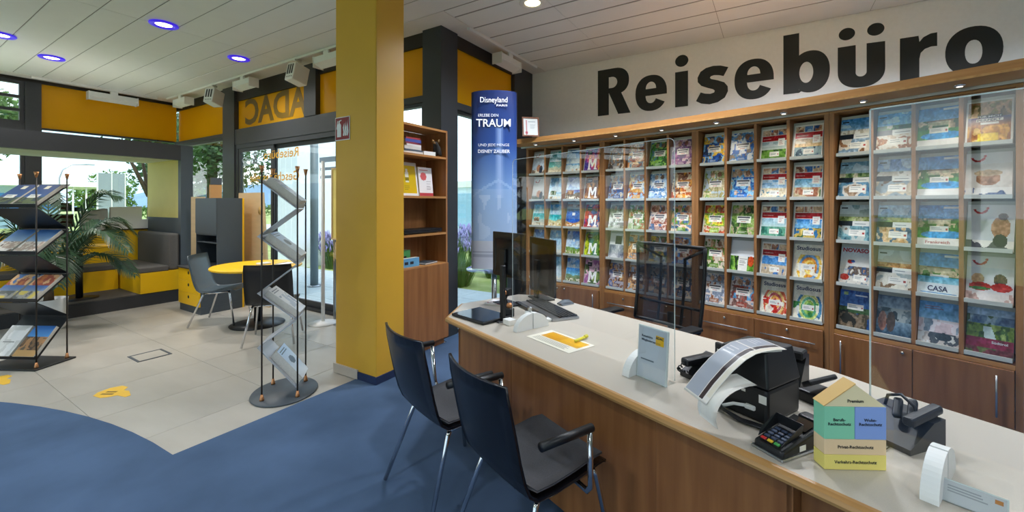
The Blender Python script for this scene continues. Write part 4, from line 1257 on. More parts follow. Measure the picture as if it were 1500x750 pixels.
COLN = ['first', 'second', 'third', 'fourth', 'fifth', 'sixth', 'seventh', 'eighth', 'ninth', 'tenth', 'eleventh', 'twelfth', 'thirteenth', 'fourteenth', 'fifteenth', 'last']
TILT = math.atan2(0.08, 0.314)
br = {}
rj = random.Random(5)
for r_i, row in enumerate(SPEC):
    for c_i, (desc, fn) in enumerate(row):
        u, k = divmod(c_i, 4)
        M, W = unit_M[u]
        cw = (W - 0.064) / 4
        big = c_i >= 8
        p = Pic(44 if big else 30, 60 if big else 42, 100 + r_i * 16 + c_i)
        (fn or pic_perfect)(p)
        busy = np.clip((p.a.max(2) - p.a.min(2)) * 5, 0.0, 1.0)[..., None]          # only the photographic parts get fine detail
        p.a = p.a + busy * ((p.noise(9) - 0.5) * 0.18 + (p.noise(24) - 0.5) * 0.2)[..., None]
        p.a = (p.a - 0.5) * 1.14 + 0.47
        t_ = rj.uniform(0.006, 0.016)
        # block stands on the ledge, back resting against the sloped tray back
        Ml = M @ Matrix.Translation((0.032 + cw * (k + 0.5) + rj.uniform(-0.004, 0.004), 0.034 - 0.0, LEDGE[r_i] + 0.0045)) @ Matrix.Rotation(-TILT, 4, 'X') @ Matrix.Rotation(R(rj.uniform(-0.8, 0.8)), 4, 'Y')
        h_ = 0.297 if c_i != 15 else 0.30
        o = brochure('brochure', '%s brochure, %s shelf, %s column from the window end' % (desc, ROWN[r_i], COLN[c_i]), 'brochures in the curved racks', Ml, p, 0.205, h_, 0.012)
        br[(r_i, c_i)] = o
def btext(rc, s, size, m, z, x=0.0, bold=0.0, width=None):
    text(s, size, m, br[rc], (x, -0.0016, z), bold=bold, width=width)
NAV = mat('navy_ink', '#25335c', rough=0.6, noise=0.02)
RIN = mat('red_ink', '#b02838', rough=0.6, noise=0.02)
for rc in ((3, 11), (4, 10), (4, 11)):
    btext(rc, 'Studiosus', 0.046, NAV, 0.262, bold=0.022, width=0.17)
btext((3, 12), 'NOVASOL', 0.042, RIN, 0.272, bold=0.035, width=0.185)
btext((3, 14), 'CASA', 0.05, NAV, 0.05, bold=0.02, width=0.10)
btext((2, 14), 'Frankreich', 0.03, RIN, 0.035, width=0.12)
btext((0, 15), 'FÜR MICH', 0.018, TEXTW, 0.187, bold=0.01, width=0.1)
btext((0, 15), 'PERFEKT', 0.02, NAV, 0.163, bold=0.015, width=0.105)
btext((4, 15), 'Südtirol', 0.022, TEXTW, 0.088, x=0.045, bold=0.01)
btext((4, 12), 'Ihr Urlaub', 0.018, TEXTW, 0.262, x=0.03, bold=0.01)
# ================================================================== COUNTER
CA = Vector((2.176, 1.85, 0))
CTH = math.atan2(-0.931, -0.364)
CM = Matrix.Translation(CA) @ Matrix.Rotation(CTH, 4, 'Z')
TOPZ = 0.74
def cw_(x, y, z=0.0):
    return CM @ Vector((x, y, z))
counter = thing('service_counter', 'long alder service counter with pale grey top and rounded wooden edge', 'counter', CA, CTH)
cpoly = [(0.0, 0.0), (3.6, 0.0), (3.6, 0.66), (2.45, 0.83), (2.10, 0.885), (1.85, 0.955), (1.2, 0.955), (-0.10, 0.955), (-0.27, 0.80), (-0.27, 0.27)]
MB().prism(cpoly, 'z', TOPZ - 0.032, TOPZ).build('worktop', TOPW, counter)
# rounded front edge
ed = MB()
pr = [(0.0, TOPZ - 0.036), (0.0, TOPZ), (-0.012, TOPZ - 0.001), (-0.022, TOPZ - 0.009), (-0.026, TOPZ - 0.02), (-0.022, TOPZ - 0.03), (-0.012, TOPZ - 0.036)]
ed.prism(pr, 'x', 0.0, 3.6)
ed.build('front_edge', EDGEW, counter)
M45 = Matrix.Rotation(R(135), 4, 'Z')
ed2 = MB().prism(pr, 'x', 0.0, 0.38, M=Matrix.Translation((-0.27, 0.27, 0)) @ Matrix.Rotation(R(-45), 4, 'Z'))
ed2.build('end_edge', EDGEW, counter)
# front panels (joints at measured places)
for x0, x1, yy in ((0.05, 0.62, 0.06), (0.623, 1.56, 0.06), (1.563, 2.02, 0.045), (2.023, 2.9, 0.10), (2.903, 3.58, 0.10)):
    MB().rbox(x0, x1, yy, yy + 0.02, 0.02, TOPZ - 0.037, 0.0015, 1).build('front_panel', WOODC, counter)
MB().box(2.005, 2.0225, 0.045, 0.12, 0.02, TOPZ - 0.037).build('panel_return', WOODC, counter)
MB().rbox(-0.02, 0.0, 0.0, 0.31, 0.02, TOPZ - 0.033, 0.0015, 1, M=Matrix.Translation((0.05, 0.07, 0)) @ Matrix.Rotation(R(45), 4, 'Z')).build('end_panel', WOODC, counter)
for x0 in (0.1, 1.1, 2.0, 3.0):
    MB().box(x0, x0 + 0.025, 0.13, 0.62, 0.009, TOPZ - 0.033).build('support_panel', WOODC, counter)

def ct(name, label, cat, x, y, rz=0.0, z=TOPZ, group=None):
    return thing(name, label, cat, cw_(x, y, z + 0.0006), CTH + rz, group)

# ---- acrylic screens with half round feet
def halfdisc(name, lbl, x, y, r=0.125, th=0.018, rz=0.0, group='half round screen feet'):
    t = ct(name, lbl, 'screen foot', x, y, rz, group=group)
    pr_ = [(r * math.cos(a), r * 0.76 * math.sin(a)) for a in [PI * k / 24 for k in range(25)]]
    q1 = [(-0.004, 0)] + [(-0.004, r * 0.76)] + [q for q in pr_ if q[0] < -0.005]
    q2 = [(0.004, 0)] + [q for q in pr_ if q[0] > 0.005] + [(0.004, r * 0.76)]
    MB().prism(q1, 'x', -th, th).build('half_disc', WHITE, t)
    MB().prism(q2, 'x', -th, th).build('half_disc', WHITE, t)
    return t
SY = 0.278
halfdisc('screen_foot', 'white half round screen foot beside the yellow flyer', 0.535, SY)
halfdisc('screen_foot', 'white half round screen foot behind the small standing sign', 1.335, SY)
halfdisc('screen_foot', 'white half round screen foot near the clear price holder', 2.295, SY - 0.02)
def screen(lbl, x0, x1, y, z0=0.05, z1=1.04, rc=0.03, er=0.0016):
    t = ct('acrylic_screen', lbl, 'screen', 0, 0, group='clear acrylic counter screens')
    pl_ = []
    for cx, cz, a0_ in ((x1 - rc, z1 - rc, 0), (x0 + rc, z1 - rc, 90)):
        pl_ += [(cx + rc * math.cos(R(a0_ + 90 * k / 6)), cz + rc * math.sin(R(a0_ + 90 * k / 6))) for k in range(7)]
    pl_ += [(x0, z0), (x1, z0)]
    n = len(pl_)
    f_ = MB()
    f_.add([(p[0], y - 0.0025, p[1]) for p in pl_] + [(p[0], y + 0.0025, p[1]) for p in pl_], [tuple(range(n)), tuple(range(2 * n - 1, n - 1, -1))])
    f_.build('sheet', ACRYL, t)
    e_ = MB()
    for i in range(n):
        a, b = pl_[i], pl_[(i + 1) % n]
        if max(a[1], b[1]) < z0 + 0.01:
            continue
        e_.tube([(a[0], y, a[1]), (b[0], y, b[1])], er, 6)
    e_.build('edge', ACRYLEDGE, t)  # white tubes: light caught by the clear sheet's edge is put into their colour
screen('clear acrylic screen above the keyboard and flyer', 0.345, 1.495, SY, 0.004)
screen('clear acrylic screen beside the coloured paper house', 2.15, 3.25, SY - 0.02, 0.004, rc=0.004, er=0.0024)

# ---- tablet / signature pad at the counter end
t = ct('signature_tablet', 'flat black glossy tablet lying at the counter end', 'tablet', 0.135, 0.175, R(8))
MB().rbox(-0.165, 0.165, -0.125, 0.125, 0.0, 0.018, 0.006, 2).build('body', BLACK, t)
MB().rbox(-0.157, 0.157, -0.117, 0.117, 0.0182, 0.0195, 0.0005, 1).build('glass', BLACKG, t)
# leaflets behind the tablet
p = Pic(20, 14, 900); p.mottle(0, 0, 1, 0.6, ['#e8e4e0', '#d8d0cc', '#b03040'], 4)
brochure('leaflet', 'red and white leaflet lying behind the glossy tablet', None, CM @ Matrix.Translation((-0.06, 0.44, TOPZ + 0.007)) @ Matrix.Rotation(R(30), 4, 'Z') @ Matrix.Rotation(-PI / 2, 4, 'X'), p, 0.21, 0.15, 0.006, cat='leaflet')

# ---- monitors
def monitor(lbl, x, y, rz, w=0.50, h=0.32, zc=0.36, slab=0.03, tilt=0.0, hump=True):
    t = ct('monitor', lbl, 'monitor', x, y, rz, group='black monitors')
    # back faces -y (towards visitors), screen faces +y
    Mt = Matrix.Translation((0, 0, zc)) @ Matrix.Rotation(tilt, 4, 'X')
    MB().rbox(-w / 2, w / 2, 0, 0.02, -h / 2, h / 2, 0.006, 2, M=Mt).build('screen_frame', BLACK, t)
    MB().box(-w / 2 + 0.012, w / 2 - 0.012, 0.0202, 0.0212, -h / 2 + 0.014, h / 2 - 0.012, M=Mt).build('display', BLACKG, t)
    if hump:
        MB().grid([[((-w / 2 + 0.03) * k_, -0.028 * (1 - k_ ** 2) - 0.001, zz) for zz in np.linspace(-h / 2 + 0.03, h / 2 - 0.05, 4)] for k_ in (1.0, 0.7, 0.3, 0, -0.3, -0.7, -1.0)], thick=0.003, M=Mt).build('rear_cover', BLACK, t)
    MB().rbox(-0.03, 0.03, -0.055, -0.030, 0.0125, zc + 0.02, 0.006, 2).build('stand_neck', BLACK, t)
    MB().rbox(-0.035, 0.035, -0.05, 0.0, zc - 0.05, zc + 0.05, 0.004, 1).build('mount', BLACK, t)
    MB().rbox(-0.10, 0.10, -0.07, 0.07, 0.0, 0.012, 0.005, 2).build('stand_base', BLACK, t)
    return t
monitor('black monitor with its back to the tablet', -0.045, 0.525, R(0), 0.40, 0.34, 0.37)
monitor('black monitor standing beside the computer mouse', -0.03, 0.845, R(-13), 0.42, 0.44, 0.262, hump=True)
# dark pole stand with clamp for the camera
t = ct('pole_stand', 'slim black pole stand next to the screen edge', 'stand', 0.312, 0.225)
MB().rbox(-0.015, 0.015, -0.012, 0.012, 0.008, 0.36, 0.003, 1).build('pole', BLACK, t)
MB().rbox(-0.10, 0.02, -0.05, 0.045, 0.0, 0.008, 0.003, 1).build('foot', BLACK, t)
t = ct('web_camera', 'small black web camera on bent stalk beside the pole', 'camera', 0.175, 0.36, R(20))
MB().lathe([(0.0, 0), (0.035, 0.0), (0.035, 0.006), (0.0, 0.008)], 20).build('base', BLACK, t)
MB().tube([(0, 0, 0.006), (0.01, 0, 0.05), (-0.01, 0, 0.10), (0.0, 0, 0.13)], 0.006).build('stalk', BLACK, t)
MB().rbox(-0.028, 0.028, -0.03, 0.03, 0.125, 0.175, 0.012, 2).build('body', BLACK, t)
MB().lathe([(0.0, 0), (0.018, 0), (0.018, 0.012), (0.012, 0.014), (0, 0.014)], 16).build('lens', COPPER, t, loc=(0, -0.03, 0.15), rot=(PI / 2, 0, 0))
t = ct('stamp', 'small dark stamp with copper knob below the monitor', 'stamp', 0.24, 0.33, R(10))
MB().rbox(-0.03, 0.03, -0.02, 0.02, 0, 0.06, 0.008, 2).build('body', BLACK, t)
MB().lathe([(0.0, 0), (0.018, 0), (0.02, 0.015), (0.014, 0.03), (0, 0.032)], 16).build('knob', COPPER, t, loc=(0, 0, 0.06))
t = ct('desk_figurine', 'little white and grey figurine beside the keyboard', 'figurine', 0.36, 0.40, R(10))
MB().lathe([(0.0, 0), (0.028, 0.0), (0.032, 0.02), (0.024, 0.045), (0.0, 0.052)], 16).build('body', WHITE, t)
MB().lathe([(0.0, 0.0), (0.014, 0.006), (0.017, 0.018), (0.01, 0.03), (0, 0.032)], 14).build('head', STEEL, t, loc=(0.012, 0, 0.048))
MB().tube([(0.0, 0.02, 0.03), (0.03, 0.04, 0.02), (0.05, 0.03, 0.008)], 0.006).build('tail', WHITE, t)
# tissue/holder block under the screen edge
t = ct('note_block', 'small pale note block beside the pole stand', 'note block', 0.385, 0.225)
MB().rbox(-0.035, 0.035, -0.028, 0.028, 0, 0.03, 0.002, 1).build('pages', PAPER, t)
MB().box(-0.035, 0.035, -0.028, 0.028, 0.0301, 0.0315).build('top_sheet', WHITE, t)
# keyboard
kb = ct('keyboard', 'flat keyboard with black keys and silver frame', 'keyboard', 0.275, 0.635, R(-14))
MB().rbox(-0.27, 0.27, -0.10, 0.10, 0.0, 0.016, 0.005, 2).build('frame', STEEL, kb)
MB().rbox(-0.262, 0.262, -0.045, 0.094, 0.0163, 0.019, 0.001, 1).build('key_bed', BLACK, kb)
km = MB().rbox(-0.0085, 0.0085, -0.0085, 0.0085, 0, 0.007, 0.0015, 1).mesh('key', BLACK)
for r_ in range(6):
    for c in range(26):
        o = bpy.data.objects.new('key', km)
        o.location = (-0.25 + 0.02 * c, -0.033 + 0.0232 * r_, 0.019)
        link(o, kb)
MB().rbox(-0.255, 0.20, -0.135, -0.104, 0.0, 0.024, 0.006, 2).build('rest_bar', BLACK, kb)
MB().rbox(0.215, 0.258, -0.128, -0.101, 0.0, 0.018, 0.002, 1).build('end_clip', WHITE, kb)
t = ct('computer_mouse', 'dark grey computer mouse behind the keyboard', 'mouse', 0.22, 0.87, R(-10))
P = [[(0.032 * math.cos(PI * i / 8) * (1 - 0.15 * (j / 6 - 0.5) ** 2), -0.055 + 0.11 * j / 6, 0.002 + 0.034 * math.sin(PI * i / 8) * math.sin(PI * (0.08 + 0.84 * j / 6)) ** 0.6) for j in range(7)] for i in range(9)]
MB().grid(P, thick=0.0015).build('shell', GREYC, t)
MB().box(-0.0035, 0.0035, 0.02, 0.035, 0.03, 0.034).build('wheel', BLACK, t)
# flyer with highlighter
p = Pic(60, 36, 901)
p.a[:] = p.c('#f0ead8')
p.box(0.10, 0.42, 0.93, 0.93, '#e2ab1e'); p.box(0.10, 0.42, 0.5, 0.93, '#d79a12')
p.lines(0.08, 0.9, 0.32, 5, '#8f8a7c', 0.055)
brochure('flyer', 'white flyer with amber field lying flat on the counter', None, CM @ Matrix.Translation((0.81, 0.155, TOPZ + 0.0018)) @ Matrix.Rotation(R(0), 4, 'Z') @ Matrix.Rotation(-PI / 2, 4, 'X'), p, 0.345, 0.195, 0.001, cat='flyer')
t = thing('highlighter', 'yellow highlighter pen lying on the amber flyer', 'pen', cw_(0.878, 0.352, TOPZ + 0.0115), CTH + R(100))
NEON = mat('neon_yellow', '#e4d81c', rough=0.35, noise=0.03)
MB().tube([(-0.055, 0, 0), (0.03, 0, 0)], 0.008, 12).build('barrel', NEON, t)
MB().tube([(0.03, 0, 0), (0.06, 0, 0), (0.066, 0, 0)], [0.0085, 0.0085, 0.006], 12).build('cap', NEON, t)
MB().box(0.03, 0.06, -0.003, 0.003, 0.008, 0.011).build('clip', NEON, t)
# small standing sign in acrylic holder
t = ct('sign_holder', 'silver grey sheet in clear standing holder', 'sign holder', 1.43, 0.20, R(-3))
MT = Matrix.Rotation(R(-4), 4, 'X')
p = Pic(8, 8, 902); p.grad(0, 0, 1, 1, '#ccd1d8', '#c6ccd4')
c = bpy.data.objects.new('sheet', cover_mesh(p, 0.142, 0.215)); c.matrix_local = MT @ Matrix.Translation((0, 0, 0.006)); link(c, t)
MB().box(-0.0745, 0.0745, -0.004, -0.0015, 0.0, 0.225, M=MT).build('front_sheet', ACRYL, t)
MB().box(-0.0745, 0.0745, 0.002, 0.012, 0.0, 0.225, M=MT).build('back_sheet', ACRYLEDGE, t)
MB().box(-0.0745, 0.0745, -0.004, 0.07, -0.0, 0.003).build('foot', ACRYL, t)
PZ = MT
for s, z, x, sz in (('Reisebüro', 0.182, -0.055, 0.014), ('Mitgliederservice', 0.166, -0.055, 0.014)):
    v = MT @ Vector((x, -0.0008, z))
    text(s, sz, TEXTD, t, v, (PI / 2 - R(4), 0, 0), align='LEFT', bold=0.01)
MB().box(0.018, 0.058, -0.0012, -0.0004, 0.158, 0.198, M=MT).build('yellow_logo', YEL2, t)
MB().box(-0.055, 0.012, -0.0012, -0.0004, 0.081, 0.0865, M=MT).build('print_line', GREYL, t)
text('ADAC', 0.014, TEXTD, t, MT @ Vector((0.038, -0.0016, 0.188)), (PI / 2 - R(4), 0, 0), bold=0.03)

# ---- receipt/label printer, paper and cables
t = ct('label_printer', 'black boxy label printer with printed sheet on top', 'printer', 1.70, 0.222, R(-6))
bw, bd, bh = 0.192, 0.215, 0.24
low = [(0, 0), (bd, 0), (bd, 0.115), (-0.005, 0.115), (-0.012, 0.06)]
MB().rbox(0.0, bw, 0.0, bd, 0.0, 0.118, 0.012, 2).build('lower_case', BLACK, t)
up = MB()
v0 = [(-0.004, -0.004, 0.121), (bw + 0.004, -0.004, 0.121), (bw + 0.004, bd, 0.121), (-0.004, bd, 0.121), (0.012, 0.018, 0.232), (bw - 0.014, 0.018, 0.243), (bw - 0.014, bd - 0.02, 0.243), (0.012, bd - 0.02, 0.232)]
up.add(v0, [(3, 2, 1, 0), (4, 5, 6, 7), (0, 1, 5, 4), (1, 2, 6, 5), (2, 3, 7, 6), (3, 0, 4, 7)])
upo = up.build('lid', BLACK, t)
bv = upo.modifiers.new('bevel', 'BEVEL'); bv.width = 0.008; bv.segments = 3
MB().box(bw - 0.03, bw - 0.004, -0.0012, -0.0002, 0.07, 0.098).build('sticker', PAPER, t)
MB().box(0.10, 0.115, -0.0012, -0.0002, 0.09, 0.10).build('sticker', PAPER, t)
# long printed sheet arching over the printer
sh = ct('printed_sheet', 'grey and white printed strip arching over the label printer', 'paper strip', 1.672, 0.052, R(-26.5))
path = [(0.31, 0.257), (0.27, 0.258), (0.23, 0.256), (0.19, 0.249), (0.15, 0.231), (0.10, 0.195), (0.05, 0.148), (0.0, 0.092)]
p = Pic(46, 60, 903)
p.a[:] = p.c('#e9e4dc')
for y0_, y1_ in ((0.02, 0.63), (0.65, 0.98)):
    p.box(0.03, y0_, 0.60, y1_, '#a6acb8'); p.box(0.64, y0_, 0.78, y1_, '#3b3034')
    p.lines(0.1, 0.5, y1_ - 0.12, 3, '#e2dfe0', 0.05)
p.box(0.82, 0.05, 0.98, 0.95, '#e4dccb')
def sheet_mesh(p, fn):
    nx, ny = p.w, p.h
    V_ = [fn(i / nx, j / ny) for j in range(ny + 1) for i in range(nx + 1)]
    F_ = [(j * (nx + 1) + i, j * (nx + 1) + i + 1, (j + 1) * (nx + 1) + i + 1, (j + 1) * (nx + 1) + i) for j in range(ny) for i in range(nx)]
    me = bpy.data.meshes.new('sheet')
    me.from_pydata(V_, [], F_)
    a = np.clip(p.a, 0, 1).reshape(-1, 3)
    a = np.where(a <= 0.04045, a / 12.92, ((a + 0.055) / 1.055) ** 2.4)
    at = me.color_attributes.new('Col', 'FLOAT_COLOR', 'CORNER')
    cc = np.ones((len(a), 4, 4)); cc[:, :, :3] = a[:, None, :]
    at.data.foreach_set('color', cc.ravel().astype(np.float32))
    me.materials.append(M_print)
    me.polygons.foreach_set('use_smooth', [True] * len(F_))
    return me
def path_at(s_):
    k = s_ * (len(path) - 1); i = min(int(k), len(path) - 2); f_ = k - i
    return tuple(path[i][q] * (1 - f_) + path[i + 1][q] * f_ for q in (0, 1))
def sheet_fn(u_, v_):
    x, z = path_at(1 - v_)
    return (0.125 * u_, x, z)
o = bpy.data.objects.new('sheet', sheet_mesh(p, sheet_fn)); link(o, sh)
md = o.modifiers.new('thickness', 'SOLIDIFY'); md.thickness = 0.0012
P = [[(0.075 + 0.095 * k / 4, 0.155 - 0.15 * math.sin(a) ** 0.9, 0.165 - 0.10 * (1 - math.cos(a)) / 1.0) for k in range(5)] for a in [PI * 0.6 * j / 11 for j in range(12)]]
MB().grid(P, thick=0.001).build('curled_label', PAPER, sh)
MB().box(0.03, 0.115, 0.225, 0.30, 0.247, 0.2545).build('paper_stack', PAPER, sh)
t = ct('cable', 'black cables coiled in front of the label printer', 'cable', 1.70, 0.15)
cb = MB()
for k in range(4):
    cb.tube([(-0.05 + 0.004 * k, 0.18, 0.10), (-0.03 + 0.01 * k, 0.10, 0.05), (0.02 + 0.01 * k, 0.04 - 0.008 * k, 0.012 + 0.003 * k), (0.12, 0.0 + 0.006 * k, 0.008), (0.21, 0.01 + 0.008 * k, 0.008), (0.30, 0.06, 0.008)], 0.0042, 6)
cb.build('cords', BLACK, t)
MB().tube([(0.04, 0.03, 0.02), (0.08, 0.045, 0.04), (0.12, 0.055, 0.045)], 0.006, 8).build('connector_lead', WHITE, t)
MB().rbox(0.115, 0.15, 0.047, 0.063, 0.036, 0.052, 0.003, 1).build('plug', WHITE, t)
# desk telephone set behind printer
t = ct('desk_phone', 'black desk telephone with coiled cord behind the standing sign', 'telephone', 1.47, 0.36, R(-12))
MB().prism([(0, 0), (0.16, 0), (0.16, 0.085), (0.02, 0.03), (0, 0.02)], 'x', 0, 0.19).build('body', BLACK, t)
MB().rbox(0.07, 0.18, 0.13, 0.15, 0.07, 0.15, 0.004, 1).build('display', BLACK, t)
MB().box(0.085, 0.135, 0.128, 0.1295, 0.105, 0.125).build('label', PAPER, t)
MB().rbox(0.008, 0.05, -0.01, 0.17, 0.05, 0.085, 0.014, 3).build('handset', BLACK, t)
MB().tube([(0.03 + 0.008 * math.cos(k * 1.2), -0.01 - 0.03 * math.sin(k * 0.12), 0.06 - 0.0012 * k + 0.006 * math.sin(k * 1.2)) for k in range(36)], 0.003, 5).build('cord', BLACK, t)
t = ct('document_tray', 'dark tray with white label behind the label printer', 'tray', 1.60, 0.56, R(4))
MB().prism([(0, 0), (0.12, 0.0), (0.12, 0.13), (0.09, 0.14), (0.0, 0.03)], 'x', 0, 0.26).build('body', BLACK, t)
MB().box(0.03, 0.10, 0.028, 0.03, 0.052, 0.07, M=Matrix.Translation((0, 0.015, 0.01))).build('label', PAPER, t)
MB().rbox(0.18, 0.26, 0.03, 0.10, 0.12, 0.155, 0.006, 1).build('top_block', BLACK, t)

# ---- card terminal
t = ct('card_terminal', 'black card payment terminal with coloured keys', 'card terminal', 1.985, 0.145, R(-14))
MB().prism([(-0.115, 0), (0.115, 0), (0.115, 0.052), (0.04, 0.062), (-0.06, 0.038), (-0.115, 0.026)], 'x', -0.047, 0.047).build('body', BLACK, t)
bt_ = t.children[0]; bm_ = bt_.modifiers.new('bevel', 'BEVEL'); bm_.width = 0.010; bm_.segments = 3
MB().rbox(-0.052, 0.052, -0.122, 0.10, 0.0, 0.008, 0.003, 1).build('clear_base', STEEL, t)
MS = Matrix.Translation((0, -0.06, 0.041)) @ Matrix.Rotation(R(12), 4, 'X')
MB().box(-0.036, 0.036, 0.065, 0.125, 0.001, 0.0035, M=MS).build('display', BLACKG, t)
kcol = [WHITEG, mat('key_red', '#c03030', rough=0.4, noise=0.02), mat('key_yellow', '#dcb62a', rough=0.4, noise=0.02), mat('key_green', '#3c9a48', rough=0.4, noise=0.02), mat('key_blue', '#39445c', rough=0.4, noise=0.02)]
for r_ in range(5):
    for c in range(3):
        mm = kcol[c + 1] if r_ == 0 else kcol[4]
        MB().rbox(-0.008, 0.008, -0.0048, 0.0048, 0.0, 0.005, 0.001, 1, M=MS @ Matrix.Translation((-0.021 + 0.021 * c, -0.042 + 0.0165 * r_, 0.0015))).build('key', mm, t)
sh_ = MB()
for sx in (-1, 1):
    sh_.add([MS @ Vector(q) for q in ((sx * 0.036, -0.045, 0.004), (sx * 0.036, 0.05, 0.004), (sx * 0.042, 0.055, 0.035), (sx * 0.042, -0.02, 0.02))], [(0, 1, 2, 3)])
sh_.add([MS @ Vector(q) for q in ((-0.036, 0.05, 0.004), (0.036, 0.05, 0.004), (0.042, 0.055, 0.035), (-0.042, 0.055, 0.035))], [(0, 1, 2, 3)])
so = sh_.build('privacy_shield', BLACK, t); md = so.modifiers.new('thickness', 'SOLIDIFY'); md.thickness = 0.002
MB().rbox(-0.034, 0.034, 0.075, 0.118, 0.05, 0.072, 0.008, 2).build('printer_cover', BLACK, t)
MB().box(0.0478, 0.0488, -0.04, -0.012, 0.014, 0.03).build('sticker', WHITE, t)
t = ct('handset_rest', 'slanted black handset beside the card terminal', 'handset', 1.93, 0.56, R(-15))
MB().rbox(-0.02, 0.02, -0.08, 0.08, -0.01, 0.01, 0.008, 2, M=Matrix.Translation((0, 0, 0.08)) @ Matrix.Rotation(R(-35), 4, 'Y')).build('grip', BLACK, t)
MB().rbox(-0.05, 0.05, -0.06, 0.06, 0.0, 0.045, 0.01, 2).build('cradle', BLACK, t)

# ---- coloured paper house made of stacked blocks
HW, HD = 0.172, 0.046
# front-left corner at (2.088,0.082), front runs to (2.194,0.214)
ang = math.atan2(0.214 - 0.082, 2.194 - 2.088)
hs = thing('paper_house', 'coloured paper house built of labelled blocks on the counter', 'model house', cw_(2.088, 0.082, TOPZ + 0.0006), CTH + ang)
C1 = mat('card_yellow', '#f2e07c', rough=0.6, noise=0.02); C2 = mat('card_peach', '#f0d2a8', rough=0.6, noise=0.02)
C3 = mat('card_mint', '#8bd8b4', rough=0.6, noise=0.02); C4 = mat('card_blue', '#8aa9ea', rough=0.6, noise=0.02)
C5 = mat('card_cream', '#f2e4ba', rough=0.6, noise=0.02); C6 = mat('card_roof', '#d8b068', rough=0.6, noise=0.02)
hh = [0.0, 0.043, 0.087, 0.180, 0.255]
MB().rbox(0, HW, 0, HD, hh[0], hh[1] - 0.0006, 0.001, 1).build('base_block', C1, hs)
MB().rbox(0, HW, 0, HD, hh[1], hh[2] - 0.0006, 0.001, 1).build('middle_block', C2, hs)
MB().rbox(0, HW * 0.49, 0, HD, hh[2], hh[3] - 0.0006, 0.001, 1).build('mint_block', C3, hs)
MB().rbox(HW * 0.497, HW, 0, HD, hh[2], hh[3] - 0.0006, 0.001, 1).build('blue_block', C4, hs)
MB().prism([(0, hh[3]), (HW, hh[3]), (HW * 0.5, hh[4] - 0.012)], 'y', 0.001, HD).build('gable_block', C5, hs)
MB().add([(-0.001, -0.001, hh[3] + 0.0005), (HW * 0.5, -0.001, hh[4] - 0.011), (HW * 0.5, HD, hh[4] - 0.011), (-0.001, HD, hh[3] + 0.0005), (-0.003, -0.001, hh[3] + 0.0025), (HW * 0.5, -0.001, hh[4] - 0.008), (HW * 0.5, HD, hh[4] - 0.008), (-0.003, HD, hh[3] + 0.0025)],
         [(0, 3, 2, 1), (4, 5, 6, 7), (0, 1, 5, 4), (3, 7, 6, 2), (0, 4, 7, 3), (1, 2, 6, 5)]).build('roof_slope', C6, hs)
for s, x, z, sz in (('Premium', HW * 0.5, 0.196, 0.0125), ('Berufs-', HW * 0.24, 0.142, 0.012), ('Rechtsschutz', HW * 0.24, 0.130, 0.012), ('Wohn-', HW * 0.74, 0.142, 0.012), ('Rechtsschutz', HW * 0.74, 0.130, 0.012),
                    ('Privat-Rechtsschutz', HW * 0.5, 0.065, 0.0125), ('Verkehrs-Rechtsschutz', HW * 0.5, 0.022, 0.0125)):
    text(s, sz, TEXTD, hs, (x, -0.0006, z), bold=0.008)

# ---- headset / phone behind house
t = ct('telephone', 'black telephone with raised handset behind the paper house', 'telephone', 2.07, 0.43, R(-18))
t.scale = (0.82, 0.82, 0.82)
MB().prism([(-0.02, 0), (0.19, 0), (0.19, 0.10), (0.12, 0.095), (-0.02, 0.02)], 'x', 0, 0.20).build('body', BLACK, t)
MB().rbox(0.15, 0.19, 0.0, 0.19, 0.085, 0.12, 0.015, 3, M=Matrix.Translation((0, 0.03, 0.0)) @ Matrix.Rotation(R(8), 4, 'X')).build('handset', BLACK, t)
MB().tube([(0.03, 0.13, 0.08), (0.05, 0.12, 0.14), (0.10, 0.11, 0.165), (0.15, 0.10, 0.14), (0.165, 0.09, 0.10)], 0.006, 8).build('headset_band', BLACK, t)
for q in ((0.10, 0.09, 0.115), (0.135, 0.115, 0.12)):
    MB().rbox(-0.014, 0.014, -0.045, 0.045, -0.012, 0.012, 0.01, 3, M=Matrix.Translation(q) @ Matrix.Rotation(R(35), 4, 'X') @ Matrix.Rotation(R(20), 4, 'Z')).build('ear_pad', BLACK, t)
MB().tube([(0.02, -0.02, 0.006), (0.05, -0.07, 0.004), (0.10, -0.10, 0.004), (0.15, -0.08, 0.004), (0.14, -0.03, 0.004), (0.09, -0.02, 0.006)], 0.0022, 6).build('cord', BLACK, t)
# ---- clear price holder
t = ct('price_holder', 'clear acrylic holder with grey card lying by the screen foot', 'card holder', 2.365, 0.175, R(2))
t.scale = (0.78, 0.9, 0.9)
MH = Matrix.Rotation(R(-28), 4, 'X')
MB().box(-0.075, 0.075, -0.0015, 0.0015, 0.0, 0.062, M=MH).build('front_sheet', ACRYL, t)
MB().box(-0.075, 0.075, 0.006, 0.009, 0.0, 0.062, M=MH).build('back_sheet', ACRYLEDGE, t)
MB().box(-0.075, 0.075, 0.0, 0.07, 0.0, 0.003).build('foot', ACRYL, t)
p = Pic(40, 16, 905); p.a[:] = p.c('#c9c9cc'); p.lines(0.1, 0.75, 0.75, 3, '#8a8c92', 0.14); p.box(0.82, 0.66, 0.95, 0.9, '#c07830'); p.box(0.84, 0.1, 0.95, 0.3, '#a05848')
c = bpy.data.objects.new('card', cover_mesh(p, 0.142, 0.056)); c.matrix_local = MH @ Matrix.Translation((0, 0.0035, 0.003)); link(c, t)

